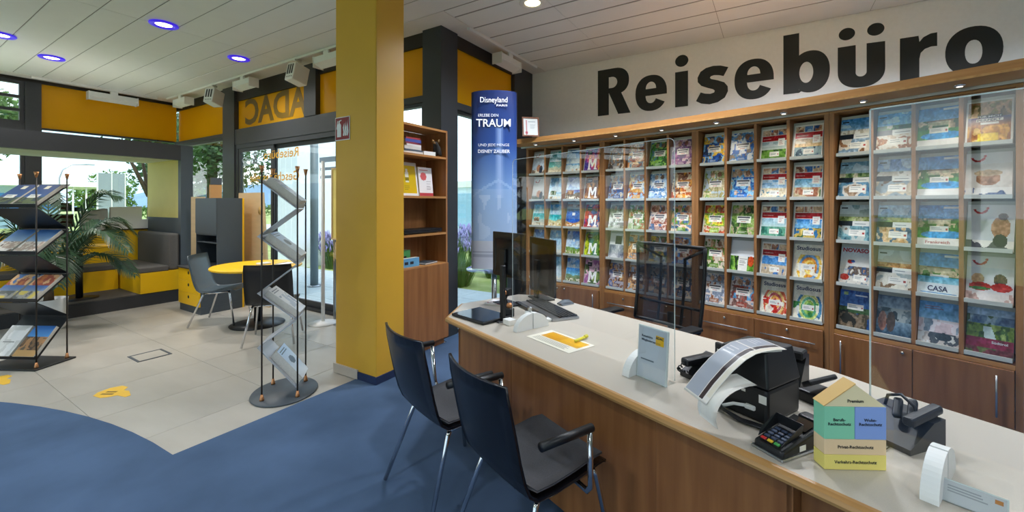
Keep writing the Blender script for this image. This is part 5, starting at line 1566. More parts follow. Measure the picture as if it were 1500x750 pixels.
# ================================================================== CHAIRS
def shell_chair(name, lbl, cat, loc, rz, shell, pad, arms=True, group=None, half=0.215):
    t = thing(name, lbl, cat, loc, rz, group)
    prof = [(-0.315, 0.865, 0.95, 0.040), (-0.30, 0.795, 0.98, 0.036), (-0.272, 0.69, 1.0, 0.03), (-0.242, 0.585, 1.0, 0.022), (-0.214, 0.51, 1.0, 0.014), (-0.184, 0.452, 1.0, 0.006), (-0.145, 0.426, 1.0, 0.0),
            (-0.06, 0.424, 1.0, 0.0), (0.05, 0.434, 1.0, 0.0), (0.15, 0.446, 0.99, 0.0), (0.205, 0.444, 0.96, 0.0), (0.23, 0.430, 0.92, 0.0)]
    P = []
    for (y, z, w, cv) in prof:
        row = []
        for k in range(9):
            s_ = -1 + k / 4
            row.append((half * w * s_, y + cv * (s_ * s_), z + (0.006 * s_ * s_ if z < 0.47 else 0)))
        P.append(row)
    MB().grid(P, thick=-0.012).build('shell', shell, t)
    if pad is not None:
        Q = []
        for (y, z, w, cv) in prof[5:-1]:
            Q.append([(half * w * 0.93 * (-1 + k / 4), y + 0.006 + cv * (-1 + k / 4) ** 2, z + 0.013 + (0.006 * (-1 + k / 4) ** 2 if z < 0.47 else 0)) for k in range(9)])
        MB().grid(Q, thick=0.008).build('seat_pad', pad, t)
    for sx in (-1, 1):
        MB().tube([(sx * 0.245, -0.27, 0.009), (sx * 0.185, -0.135, 0.38), (sx * 0.18, -0.12, 0.402)], 0.011, 10).build('leg', CHROME, t)
        MB().tube([(sx * 0.245, 0.235, 0.009), (sx * 0.20, 0.165, 0.40), (sx * 0.19, 0.15, 0.424)], 0.011, 10).build('leg', CHROME, t)
        MB().tube([(sx * 0.18, -0.125, 0.401), (sx * 0.185, 0.0, 0.408), (sx * 0.19, 0.155, 0.420)], 0.011, 10).build('side_rail', CHROME, t)
        if arms:
            MB().tube([(sx * 0.19, 0.06, 0.412), (sx * 0.26, 0.055, 0.41), (sx * 0.282, 0.05, 0.44), (sx * 0.292, 0.035, 0.655)], 0.011, 10).build('arm_post', CHROME, t)
            MB().tube([(sx * 0.292, 0.045, 0.665), (sx * 0.293, -0.20, 0.675)], 0.016, 12).build('armrest', BLACK, t)
    MB().tube([(-0.18, -0.11, 0.402), (0.18, -0.11, 0.402)], 0.009, 8).tube([(-0.19, 0.14, 0.42), (0.19, 0.14, 0.42)], 0.009, 8).build('cross_rail', CHROME, t)
    return t
PADG = mat('charcoal_seat_fabric', '#4c4c50', rough=0.9, noise=0.1, nscale=150, bump=0.1)
shell_chair('visitor_chair', 'black shell visitor chair nearer the yellow pillar', 'chair', cw_(0.53, -0.262, 0.008), CTH + R(2), BLACKM, PADG, group='black visitor chairs at the counter')
shell_chair('visitor_chair', 'black shell visitor chair farther along the counter from the pillar', 'chair', cw_(1.155, -0.225, 0.008), CTH - R(1), BLACKM, PADG, group='black visitor chairs at the counter')
def facing(dx, dy):
    return math.atan2(-dx, dy)
shell_chair('lounge_chair', 'blue grey shell chair seen from the side at the yellow table', 'chair', (2.60, 5.92, 0.0), facing(0.67, -0.74), SHELLB, None, arms=False, group='shell chairs at the yellow table', half=0.23)
shell_chair('lounge_chair', 'black shell chair with its back to the carpet at the yellow table', 'chair', (2.57, 4.68, 0.0), facing(0.66, 0.75), BLACKM, None, arms=False, group='shell chairs at the yellow table', half=0.23)

# office chair
oc = ct('office_chair', 'black mesh back office chair behind the counter', 'office chair', 0.70, 1.24, R(178), z=0.0)
oc.location.z = 0.0085
# local +y is the sitting direction; the back is at -y
def back_pt(u_, v_):
    x = (-0.285 + 0.57 * u_) * (1.0 - 0.05 * (1 - v_))
    return (x, -0.20 - 0.05 * v_ + 0.03 * (2 * u_ - 1) ** 2 - 0.02 * math.sin(PI * v_), 0.60 + 0.58 * v_)
MB().grid([[back_pt(i / 12, j / 10) for j in range(11)] for i in range(13)]).build('mesh_back', MESHF, oc)
fr = MB()
for seq in ([(0, j / 10) for j in range(11)], [(1, j / 10) for j in range(11)], [(i / 12, 0) for i in range(13)], [(i / 12, 1) for i in range(13)]):
    fr.tube([back_pt(*q) for q in seq], 0.013, 8)
fr.build('back_frame', BLACK, oc)
for u_ in (0.32, 0.68):
    MB().tube([Vector(back_pt(u_, j / 6)) + Vector((0, -0.02, 0)) for j in range(6)] + [Vector(back_pt(u_ + (0.3 if u_ > 0.5 else -0.3), 0.97))], 0.011, 8).build('back_strut', BLACK, oc)
MB().tube([Vector(back_pt(0.03, 0.25)) + Vector((0, -0.018, 0)), Vector(back_pt(0.97, 0.25)) + Vector((0, -0.018, 0))], 0.010, 8).build('lumbar_bar', BLACK, oc)
MB().rbox(-0.24, 0.24, -0.2, 0.26, 0.44, 0.51, 0.03, 3).build('seat', PADG, oc)
for sx in (-1, 1):
    MB().rbox(sx * 0.325 - 0.045, sx * 0.325 + 0.045, -0.06, 0.18, 0.655, 0.68, 0.012, 3).build('armrest', BLACK, oc)
    MB().tube([(sx * 0.325, 0.06, 0.66), (sx * 0.325, 0.05, 0.50), (sx * 0.2, 0.04, 0.43)], 0.018, 8).build('arm_post', BLACK, oc)
MB().tube([(0, 0, 0.1), (0, 0, 0.44)], 0.028, 12).build('gas_lift', BLACK, oc)
MB().tube([(0, -0.16, 0.43), (0, -0.25, 0.5), (0, -0.24, 0.68)], 0.025, 8).build('back_arm', BLACK, oc)
for k in range(5):
    a = 2 * PI * k / 5
    lg = MB().tube([(0, 0, 0.11), (0.3 * math.cos(a), 0.3 * math.sin(a), 0.065)], [0.025, 0.016], 8).build('base_spoke', BLACK, oc)
    MB().lathe([(0.0, -0.02), (0.028, -0.02), (0.03, 0.0), (0.028, 0.02), (0, 0.02)], 14).build('castor', BLACK, lg, loc=(0.3 * math.cos(a), 0.3 * math.sin(a), 0.03), rot=(PI / 2, 0, a))
# ================================================================== BANNER ON GLASS TABLE
BX, BY = 3.91, 2.66
t = thing('glass_table', 'round clear glass side table under the tall banner', 'table', (BX, BY, 0.008))
MB().lathe([(0.0, 0.755), (0.31, 0.755), (0.313, 0.761), (0.31, 0.767), (0.0, 0.767)], 40).build('table_top', ACRYLEDGE if False else glass_mat('table_glass', (0.9, 0.97, 0.96), 1.0, 1.5), t)
MB().tube([(0, 0, 0.0), (0, 0, 0.754)], 0.03, 16).build('column', STEEL, t)
MB().lathe([(0.0, 0), (0.2, 0), (0.2, 0.012), (0.03, 0.02), (0.0, 0.02)], 32).build('foot', STEEL, t)
bn = thing('banner_totem', 'tall blue printed totem banner standing before the window', 'banner', (BX, BY, 0.776), YAW - PI / 2)
bh_, bw_, bd_ = 1.96, 0.255, 0.09
N = 40
p = Pic(40, 120, 906)
p.grad(0, 0, 1, 0.16, '#b9bcc8', '#c6c8d2')
p.grad(0, 0.16, 1, 0.45, '#a9c0de', '#8fb0dc')
p.grad(0, 0.45, 1, 0.72, '#7fa4d8', '#28488c')
p.grad(0, 0.72, 1, 1.0, '#28488c', '#1a2a5c')
p.put(np.clip(1 - np.abs(p.x - 0.58) * 14, 0, 1) * ((p.y > 0.40) & (p.y < 0.80)), '#b9cdf0', 0.7)
d_ = np.abs(p.x - 0.56) * 0.22 + p.y
p.put(((np.abs(d_ - 0.50) < 0.008) & (p.y > 0.38)).astype(float), '#a8c4e8', 0.6)
p.put((p.noise(14) > 0.74) & (p.y > 0.17) & (p.y < 0.42), '#c9d8ee', 0.5)
p.lines(0.12, 0.9, 0.09, 2, '#9498a8', 0.02)
def bfn(u_, v_):
    a = PI * (1 + u_)
    return (bw_ * math.cos(a), bd_ * math.sin(a), v_ * bh_ + (0.012 * math.sin(PI * u_) if v_ > 0.99 else 0))
o = bpy.data.objects.new('printed_front', sheet_mesh(p, bfn)); link(o, bn)
MB().grid([[(bw_ * math.cos(PI * i / N), bd_ * math.sin(PI * i / N), z) for z in (0.0, bh_)] for i in range(N + 1)]).build('back', WHITE, bn)
def btx(s, size, z, width, bold, x=0.0, n=1):
    yy = -bd_ * math.sqrt(max(0, 1 - (max(abs(x), width * 0.32) / bw_) ** 2)) - 0.016
    return text(s, size, TEXTW, bn, (x, yy, z), bold=bold, width=width, ext=0.001)
btx('Disneyland', 0.085, 1.86, 0.30, 0.006)
btx('PARIS', 0.03, 1.80, 0.12, 0.008, x=0.09)
btx('ERLEBE DEN', 0.045, 1.69, 0.22, 0.0, x=-0.06)
btx('TRAUM', 0.12, 1.605, 0.38, 0.014)
btx('UND JEDE MENGE', 0.042, 1.365, 0.34, 0.0)
btx('DISNEY ZAUBER', 0.05, 1.295, 0.35, 0.02)

# ---- framed certificate on the canopy
fx, fy = 4.47, 2.50
t = thing('picture_frame', 'small wooden framed certificate standing on the rack canopy', 'picture frame', (fx, fy, 2.3135), YAW - PI / 2 + R(12))
MF = Matrix.Rotation(R(-8), 4, 'X')
MB().box(-0.105, 0.105, -0.008, 0.008, 0, 0.016, M=MF).box(-0.105, 0.105, -0.008, 0.008, 0.226, 0.242, M=MF).box(-0.105, -0.089, -0.008, 0.008, 0.016, 0.226, M=MF).box(0.089, 0.105, -0.008, 0.008, 0.016, 0.226, M=MF).build('frame', mat('red_brown_wood', '#7d4a2e', rough=0.45, noise=0.1, nscale=10), t)
p = Pic(24, 28, 907); p.a[:] = p.c('#dcdfdc'); p.box(0.16, 0.0, 0.25, 0.9, '#c08080'); p.box(0.12, 0.06, 0.3, 0.2, '#b04050'); p.lines(0.35, 0.9, 0.8, 1, '#6a7a80'); p.lines(0.45, 0.85, 0.62, 5, '#a8b0b0', 0.07)
c = bpy.data.objects.new('certificate', cover_mesh(p, 0.178, 0.21)); c.matrix_local = MF @ Matrix.Translation((0, 0.0, 0.016)); link(c, t)
MB().box(-0.089, 0.089, 0.002, 0.006, 0.016, 0.226, M=MF).build('backing', DARK2, t)

# ================================================================== BOOKCASE
bc = thing('bookcase', 'open alder bookcase behind the yellow pillar', 'bookcase', (2.72, 2.97, 0))
BW, BD, BT = 0.755, 0.30, 2.275
for x in (0.0, BW - 0.022):
    MB().box(x, x + 0.022, 0, BD, 0.07, BT).build('side_panel', WOOD, bc)
MB().box(0.0225, BW - 0.0225, BD - 0.01, BD, 0.07, BT - 0.023).build('back_panel', WOOD, bc)
SZ = [1.99, 1.575, 1.195, 0.875]
for z in [BT - 0.0005 + 0.0005] + SZ + [0.10]:
    MB().box(0.0225, BW - 0.0225, 0.002, BD - 0.0105, z - 0.022, z).build('shelf', WOODH, bc)
MB().rbox(0.002, BW - 0.002, -0.019, -0.001, 0.082, 0.868, 0.002, 1).build('door', WOODC, bc)
MB().box(0.03, BW - 0.02, 0.03, BD - 0.02, 0.0085, 0.0775).build('plinth', WOODC, bc)
def onshelf(x, y, z):
    return (2.72 + x, 2.97 + y, z + 0.0008)
rb = random.Random(3)
zb = SZ[0]
for k, (c, th, w, dx, lbl) in enumerate((('#e0dcd4', 0.022, 0.25, 0.0, 'cream flat book at the bottom of the bookcase stack'), ('#55606e', 0.018, 0.24, 0.0, 'slate flat book low in the bookcase stack'), ('#d8d4cc', 0.032, 0.22, -0.01, 'thick white flat book in the bookcase stack'),
                                     ('#e4e0da', 0.02, 0.2, 0.0, 'thin white flat book in the bookcase stack'), ('#8f3a4a', 0.018, 0.2, -0.01, 'dark red flat book in the bookcase stack'), ('#3f4fa0', 0.03, 0.2, 0.0, 'blue flat book high in the bookcase stack'), ('#b03a40', 0.016, 0.18, 0.0, 'red flat book on top of the bookcase stack'))):
    t = thing('book', lbl, 'book', onshelf(0.29 + dx, 0.13, zb), R(rb.uniform(-5, 5)), 'flat stacked books')
    MB().box(-w / 2 + 0.004, w / 2 - 0.004, -0.096, 0.086, 0.0022, th - 0.0032).build('pages', PAGES, t)
    MB().box(-w / 2, w / 2, -0.1, 0.09, 0, 0.002).box(-w / 2, w / 2, -0.1, 0.09, th - 0.003, th - 0.001).box(-w / 2, w / 2, -0.1, -0.098, 0.002, th - 0.003).build('cover', mat('book_' + c[1:], c, rough=0.55, noise=0.04), t)
    zb += th
t = thing('book', 'white paperback lying beside the book stack', 'book', onshelf(0.51, 0.11, SZ[0]), R(-6), 'flat stacked books')
MB().box(-0.075, 0.075, -0.09, 0.09, 0.0022, 0.038).build('pages', PAGES, t)
MB().box(-0.078, 0.078, -0.094, 0.092, 0, 0.002).box(-0.078, 0.078, -0.094, 0.092, 0.038, 0.04).box(-0.078, 0.078, -0.094, -0.092, 0.002, 0.038).build('cover', WHITE, t)
# plush dog figurine
t = thing('dog_figurine', 'small dark dog figurine with tan ears on the top bookcase shelf', 'figurine', onshelf(0.66, 0.06, SZ[0]), R(-60))
FUR = mat('dark_fur', '#2e2a26', rough=0.95, noise=0.3, nscale=60, bump=0.4); TAN = mat('tan_fur', '#9a7448', rough=0.95, noise=0.2, nscale=60)
body = bpy.data.meshes.new('body')
vsk = [(0.0, 0.05, 0.075), (0.0, -0.04, 0.08), (0.0, -0.075, 0.115), (0.0, -0.125, 0.12), (0.03, 0.05, 0.0), (-0.03, 0.05, 0.0), (0.025, -0.04, 0.0), (-0.025, -0.04, 0.0), (0.0, 0.085, 0.11)]
esk = [(0, 1), (1, 2), (2, 3), (0, 4), (0, 5), (1, 6), (1, 7), (0, 8)]
body.from_pydata(vsk, esk, [])
body.materials.append(FUR)
bo = bpy.data.objects.new('body', body); link(bo, t)
sk = bo.modifiers.new('skin', 'SKIN'); rad = [0.034, 0.034, 0.032, 0.016, 0.014, 0.014, 0.014, 0.014, 0.007]
for i, v in enumerate(body.skin_vertices[0].data):
    v.radius = (rad[i], rad[i]); v.use_root = (i == 0)
bo.location.z = 0.014
ss = bo.modifiers.new('sub', 'SUBSURF'); ss.levels = 1; ss.render_levels = 2
for sx in (-1, 1):
    MB().lathe([(0.0, 0), (0.014, 0.0), (0.011, 0.02), (0.0, 0.034)], 10).build('ear', TAN, t, loc=(sx * 0.022, -0.07, 0.15), rot=(0, sx * 0.5, 0))
MB().lathe([(0.0, -0.01), (0.012, -0.006), (0.014, 0.004), (0.0, 0.014)], 10).build('muzzle', TAN, t, loc=(0, -0.135, 0.13))
# yellow framed leaflet and white leaflet box
p = Pic(30, 40, 908); p.a[:] = p.c('#e8e8e2'); p.box(0.1, 0.08, 0.92, 0.9, '#d8b60e'); p.box(0.42, 0.4, 0.6, 0.7, '#e8e4d0'); p.box(0.46, 0.68, 0.56, 0.8, '#f0ece0'); p.box(0.42, 0.46, 0.6, 0.54, '#8a7a20'); p.lines(0.36, 0.66, 0.28, 3, '#9a8a30', 0.05)
brochure('poster', 'white framed yellow poster leaning in the bookcase', None, Matrix.Translation(onshelf(0.285, 0.10, SZ[1] + 0.0)) @ Matrix.Rotation(R(-8), 4, 'X'), p, 0.29, 0.34, 0.02, cat='poster')
p = Pic(24, 36, 909); p.a[:] = p.c('#ebe8e6'); p.oval(0.35, 0.68, 0.22, 0.14, '#d06060'); p.lines(0.1, 0.8, 0.9, 1, '#c04848'); p.box(0.0, 0.0, 1, 0.1, '#b84048'); p.lines(0.55, 0.9, 0.5, 8, '#b8b4b4', 0.04)
brochure('leaflet', 'white leaflet with red circle standing in the bookcase', None, Matrix.Translation(onshelf(0.535, 0.09, SZ[1])) @ Matrix.Rotation(R(-6), 4, 'X'), p, 0.20, 0.30, 0.03, cat='leaflet')
t = thing('laptop', 'closed black laptop lying on the bookcase shelf', 'laptop', onshelf(0.42, 0.13, SZ[2]), R(2))
MB().rbox(-0.28, 0.28, -0.11, 0.12, 0.006, 0.03, 0.006, 2).build('base', BLACK, t)
MB().rbox(-0.28, 0.28, -0.112, 0.122, 0.031, 0.045, 0.006, 2).build('lid', BLACK, t)
for x in (-0.22, 0.22):
    MB().rbox(x - 0.02, x + 0.02, -0.05, 0.05, 0, 0.0055, 0.001, 1).build('foot', BLACK, t)
GRN = mat('green_card', '#57b064', rough=0.6, noise=0.04); BLU = mat('sky_card', '#5f9fc8', rough=0.6, noise=0.04)
def leafbox(lbl, x, y, z, w, h, m, tilt):
    t = thing('leaflet_pack', lbl, 'leaflets', onshelf(x, y, z), R(tilt))
    MB().box(-w / 2, w / 2, 0, 0.06, 0.0, h).build('leaflets', PAGES, t)
    MB().box(-w / 2, w / 2, -0.003, -0.0005, 0.0, h).build('front', m, t)
    for k in range(3):
        MB().box(-w / 2 + 0.03 + 0.07 * k, -w / 2 + 0.075 + 0.07 * k, -0.004, -0.0032, h * 0.3, h * 0.62).build('print_mark', TEXTD, t)
leafbox('green leaflet pack behind the blue one on the lowest bookcase shelf', 0.235, 0.16, SZ[3], 0.27, 0.155, GRN, 2)
leafbox('blue leaflet pack in front on the lowest bookcase shelf', 0.24, 0.06, SZ[3], 0.29, 0.085, BLU, -2)
t = thing('pamphlets', 'grey pamphlets lying loose on the lowest bookcase shelf', 'pamphlets', onshelf(0.54, 0.12, SZ[3]), R(8))
for k in range(3):
    MB().box(-0.11 + 0.008 * k, 0.11 - 0.004 * k, -0.08, 0.08, 0.006 * k, 0.006 * k + 0.0055).build('pamphlet', GREYC if k % 2 == 0 else PAPER, t)

# ================================================================== ZIGZAG BROCHURE STANDS
def zig_stand(name, lbl, loc, rz, wa, wb, tray_m, oval, piles, flip=1):
    """local a = x (zigzag direction), b = y (tray width). trays fall from +x*flip (high) to -x*flip (low)"""
    t = thing(name, lbl, 'brochure stand', loc, rz, 'zigzag brochure stands')
    if oval:
        MB().lathe([(0.0, 0), (0.235, 0), (0.24, 0.006), (0.235, 0.014), (0.0, 0.016)], 40, sx=1.0, sy=1.12).build('base_plate', GREYC, t)
    else:
        MB().rbox(-wa / 2 - 0.05, wa / 2 + 0.04, -wb / 2 - 0.05, wb / 2 + 0.04, 0, 0.014, 0.003, 1).build('base_plate', tray_m, t)
    for sx in (-1, 1):
        for sy in (-1, 1):
            rod = MB().tube([(sx * wa / 2, sy * wb / 2, 0.014), (sx * wa / 2, sy * wb / 2, 1.74)], 0.006, 8).build('rod', DARK2, t)
            MB().lathe([(0.007, 0), (0.018, 0.05), (0.0, 0.052)], 14, c=(sx * wa / 2, sy * wb / 2, 1.735)).build('rod_cap', COPPER, rod)
            MB().lathe([(0.017, 0), (0.015, 0.01), (0.008, 0.045), (0.0, 0.046)], 14, c=(sx * wa / 2, sy * wb / 2, 0.0155)).build('rod_foot', COPPER, rod)
    hi = [1.68, 1.25, 0.82, 0.41]
    f = flip
    x_hi, x_lo = f * (wa / 2 + 0.035), -f * (wa / 2 - 0.012)
    for k, zh in enumerate(hi):
        zl = zh - (0.22 if k < 3 else 0.33)
        def plate(xa, za, xb, zb, th=0.006):
            dx, dz = xb - xa, zb - za
            l_ = math.hypot(dx, dz)
            nx, nz = -dz / l_ * th, dx / l_ * th
            if nz < 0:
                nx, nz = -nx, -nz
            pl = [(xa, za), (xb, zb), (xb + nx, zb + nz), (xa + nx, za + nz)]
            if (xb - xa) < 0:
                pl = pl[::-1]
            return MB().prism(pl, 'y', -wb / 2 + 0.008, wb / 2 - 0.008)
        plate(x_hi, zh, x_lo, zl).build('tray', tray_m, t)
        plate(x_lo - f * 0.0, zl + 0.002, x_lo - f * 0.012, zl + 0.035).build('lip', tray_m, t)
        if k < 3:
            plate(x_lo, zl - 0.008, f * (wa / 2 + 0.02), hi[k + 1] + 0.004).build('connector', tray_m, t)
        # brochures on this tray
        dx, dz = x_hi - x_lo, zh - zl
        l_ = math.hypot(dx, dz)
        ex, ez = dx / l_, dz / l_
        for (cy, w, h, th, pic, m_, lb) in piles[k]:
            # axes: up the slope = (ex, ez); width = y ; normal up
            X_ = Vector((0, -f, 0)); Z_ = Vector((ex, 0, ez)); Y_ = Z_.cross(X_)
            M = Matrix((( X_.x, Y_.x, Z_.x, 0), (X_.y, Y_.y, Z_.y, 0), (X_.z, Y_.z, Z_.z, 0), (0, 0, 0, 1)))
            n_ = -Y_
            if n_.z < 0:
                print('normal check', lb)
            org = Vector((x_lo, cy, zl)) + Z_ * 0.016 + n_ * (0.0075 + th)
            Mw = Matrix.Translation(loc) @ Matrix.Rotation(rz, 4, 'Z') @ Matrix.Translation(org) @ M
            brochure('magazine', lb, 'magazines on the zigzag stands', Mw, pic, w, h, th, cat='magazine')
    return t
def zp(seed, fn):
    p = Pic(22, 30, seed)
    fn(p)
    return p
def ship(p):
    p.grad(0, 0.45, 1, 1, '#8fa8c4', '#24508c'); p.mottle(0, 0, 1, 0.42, ['#d8cabc', '#b8a090', '#e8e0d8', '#6a4a3a'], 4)
def navy(p):
    p.grad(0, 0.3, 1, 1, '#3a5f9a', '#203c74'); p.mottle(0, 0.0, 1, 0.35, ['#30302c', '#5f6a48', '#2a3a4a'], 4); p.sticker(0.25, 0.3, 0.5, 0.18); p.box(0.4, 0.78, 0.62, 0.92, '#e4dcc8')
def orange(p):
    p.mottle(0, 0.55, 1, 1, ['#c87a4a', '#a85a48', '#e0b080', '#5f7fb0'], 3); p.grad(0, 0.3, 1, 0.55, '#7f8fa8', '#4a6aa8'); p.mottle(0, 0, 1, 0.3, ['#6a6a66', '#a8a098', '#d8c060'], 4)
def sketch(p):
    p.mottle(0, 0, 1, 1, ['#d8d6d0', '#c8c6c0', '#e0deda'], 3); p.box(0.2, 0.45, 0.75, 0.48, '#8a8a84')
def cliff(p):
    p.grad(0, 0.6, 1, 1, '#4f8fc8', '#2a62a8'); p.mottle(0, 0.2, 1, 0.62, ['#7a5a3c', '#4a3a2c', '#a87a50', '#5f5240'], 4); p.box(0, 0, 1, 0.2, '#b8905a')
def whitec(p):
    p.a[:] = p.c('#e2e4ea'); p.mottle(0.08, 0.2, 0.92, 0.7, ['#b8c4d4', '#e8eaee', '#98a8c0'], 4); p.lines(0.1, 0.8, 0.9, 2, '#5a6478', 0.06)
def bluec(p):
    p.grad(0, 0, 1, 1, '#dfe6ee', '#a8c0dc'); p.oval(0.5, 0.55, 0.22, 0.12, '#4f5f70'); p.lines(0.1, 0.8, 0.9, 2, '#30404a', 0.06)
aL = math.atan2(0.48, 0.88)
zc = [(navy, navy), (ship, ship), (orange, orange), (sketch, cliff)]
nm = [('navy river cruise', 'navy coach tour'), ('pale ship', 'blue ship'), ('orange mountain', 'sunset city'), ('grey sketch', 'brown cliff')]
pl_ = []
for k in range(4):
    row = []
    for j, cy in enumerate((-0.118, 0.118)):
        row.append((cy, 0.21, 0.285 if k < 3 else 0.29, 0.03, zp(950 + 2 * k + j, zc[k][1 - j]), None, '%s magazine pile on the black zigzag stand' % nm[k][1 - j]))
    pl_.append(row)
# black stand beside the palm
ctr = Vector((0.97, 5.66, 0)) + Vector((math.cos(aL), math.sin(aL), 0)) * 0.125 + Vector((-math.sin(aL), math.cos(aL), 0)) * 0.245
zig_stand('brochure_stand', 'black zigzag brochure stand with colour magazines beside the palm', (ctr.x, ctr.y, 0.0005), aL, 0.25, 0.49, BLACK, False, pl_)
# silver stand on the carpet edge
aM = math.atan2(-0.68, 0.73)
pl2 = []
for k in range(4):
    pl2.append([(0.0, 0.21, 0.285 if k < 3 else 0.29, 0.06 if k != 2 else 0.045, zp(970 + k, (whitec, bluec, whitec, bluec)[k]), None, '%s magazine pile on the silver zigzag stand' % ('topmost pale', 'blue edged', 'third thin', 'lowest pale')[k])])
SILV = mat('silver_tray', '#b9bcc2', rough=0.35, noise=0.03)
zig_stand('brochure_stand', 'slim silver zigzag brochure stand on round base at the carpet edge', (1.895, 3.30, 0.0005), aM, 0.245, 0.30, SILV, True, pl2, flip=-1)

# ================================================================== LOUNGE
t = thing('bistro_table', 'round yellow table on black disc foot near the glass door', 'table', (2.79, 5.46, 0))
MB().lathe([(0.0, 0.705), (0.49, 0.705), (0.50, 0.712), (0.50, 0.728), (0.49, 0.735), (0.0, 0.735)], 48).build('table_top', YEL2, t)
MB().tube([(0, 0, 0.02), (0, 0, 0.704)], 0.04, 16).build('column', BLACK, t)
MB().lathe([(0.0, 0.0), (0.30, 0.0), (0.305, 0.008), (0.10, 0.03), (0.04, 0.04), (0, 0.04)], 40).build('foot', BLACK, t)
t = thing('pen_stand', 'small white stand with dark pen on the yellow table', 'pen stand', (2.86, 5.45, 0.7357))
MB().rbox(-0.07, 0.07, -0.05, 0.05, 0, 0.02, 0.005, 2).build('base', WHITE, t)
MB().tube([(-0.03, 0, 0.02), (-0.01, 0.01, 0.14)], 0.006, 8).build('pen', BLACK, t)
t = thing('notepad', 'white paper pad lying on the yellow table', 'notepad', (3.02, 5.25, 0.7357), R(20))
MB().box(-0.1, 0.1, -0.07, 0.07, 0, 0.008).build('pages', PAPER, t)
MB().box(-0.1, 0.1, 0.05, 0.07, 0.0081, 0.010).build('binding', GREYC, t)

# cabinet with yellow drawers
cb = thing('storage_cabinet', 'anthracite storage cabinet with three yellow drawers and tall top', 'cabinet', (2.58, 6.52, 0))
MB().box(0.02, 0.54, 0.0, 0.64, 0.0, 0.10).build('plinth', GREYC, cb)
MB().box(0.021, 0.54, 0.0, 0.64, 0.101, 0.60).build('low_body', GREYC, cb)
MB().rbox(-0.02, 0.54, -0.012, 0.655, 0.601, 0.622, 0.008, 2).build('low_top', DARK, cb)
for k in range(3):
    dr = MB().rbox(0.0, 0.02, 0.004, 0.636, 0.105 + 0.165 * k, 0.266 + 0.165 * k, 0.002, 1).build('drawer', YEL2, cb)
    MB().lathe([(0.0, 0), (0.022, 0.0), (0.022, 0.0015), (0.0, 0.0015)], 18).build('finger_hole', BLACK, dr, loc=(-0.0002, 0.32, 0.215 + 0.165 * k), rot=(0, -PI / 2, 0))
MB().box(0.215, 0.54, 0.0, 0.018, 0.6225, 1.575).build('side_panel', GREYC, cb)
MB().box(0.215, 0.54, 0.622, 0.64, 0.6225, 1.575).build('side_panel', GREYC, cb)
MB().box(0.215, 0.54, 0.0185, 0.6215, 1.555, 1.575).build('top_board', GREYC, cb)
MB().box(0.52, 0.54, 0.0185, 0.6215, 0.6225, 1.554).build('back_panel', BLACK, cb)
MB().box(0.205, 0.214, 0.003, 0.636, 1.07, 1.572).build('door', GREYC, cb)
MB().box(0.215, 0.519, 0.0185, 0.6215, 1.05, 1.068).build('shelf', GREYC, cb)
MB().box(0.22, 0.519, 0.0185, 0.6215, 0.94, 0.952).build('shelf', GREYC, cb)
MB().box(0.541, 0.565, 0.0, 0.64, 0.0, 1.575).build('yellow_back', YEL2, cb)
t = thing('cardboard_display', 'small tan cardboard display on the storage cabinet', 'display', (2.98, 7.0, 1.5757), R(-10))
MB().rbox(-0.07, 0.07, -0.04, 0.04, 0, 0.20, 0.002, 1).build('box', mat('tan_card', '#b98a54', rough=0.7, noise=0.05), t)
MB().box(-0.07, 0.07, -0.042, -0.0405, 0.20, 0.30).box(-0.07, 0.07, -0.0405, -0.03, 0.2005, 0.30).build('header_card', GREYC, t)
# beige boards
def board(lbl, loc, rz, w0, w1, h, hole=True):
    t = thing('wooden_board', lbl, 'board', loc, rz, 'beige wooden boards')
    MB().prism([(0, 0), (w0, 0), (w1, h), (0, h)], 'y', -0.015, 0.015).build('panel', BEIGE, t)
    if hole:
        MB().lathe([(0.0, 0), (0.06, 0), (0.055, 0.004), (0.0, 0.005)], 20).build('round_inlay', mat('beige_inlay', '#b9965c', rough=0.5, noise=0.05), t, loc=(w0 * 0.72, -0.0152, h * 0.84), rot=(PI / 2, 0, 0))
    return t
board('large beige wooden board standing before the glass door', (3.32, 7.02, 0.0005), -PI / 2, 0.86, 0.68, 1.66)
board('narrow beige board with bolts between niche post and cabinet', (2.92, 7.62, 0.0005), -PI / 2 + R(20), 0.30, 0.24, 1.60, hole=False)
b2 = [o for o in bpy.data.objects if o.name.startswith('wooden_board')][-1]
for x, z in ((0.14, 1.15), (0.2, 0.75), (0.22, 0.68)):
    MB().lathe([(0.0, 0), (0.018, 0), (0.012, 0.012), (0.0, 0.013)], 12).build('bolt', BLACK, b2, loc=(x, -0.0155, z), rot=(PI / 2, 0, 0))
# white post, framed board and fire extinguisher by the door
t = thing('post_stand', 'slim white post on round base beside the yellow pillar', 'stand', (3.235, 4.79, 0.0005))
MB().lathe([(0.0, 0), (0.17, 0), (0.172, 0.008), (0.05, 0.022), (0.02, 0.03), (0, 0.03)], 32).build('base', WHITE, t)
MB().tube([(0, 0, 0.03), (0, 0, 2.03)], 0.022, 12).build('pole', WHITE, t)
t = thing('framed_notice', 'pale wooden framed notice standing against the glass', 'notice board', (3.44, 4.62, 0.0005), -PI / 2)
MB().box(-0.25, 0.25, -0.012, 0.012, 1.05, 1.94).build('panel', PALEY, t)
MB().box(-0.27, 0.27, -0.02, 0.02, 1.03, 1.05).box(-0.27, 0.27, -0.02, 0.02, 1.94, 1.96).box(-0.27, -0.25, -0.02, 0.02, 1.05, 1.94).box(0.25, 0.27, -0.02, 0.02, 1.05, 1.94).build('frame', BEIGE, t)
for x in (-0.22, 0.22):
    MB().box(x - 0.015, x + 0.015, -0.015, 0.015, 0.0, 1.03).build('leg', STEEL, t)
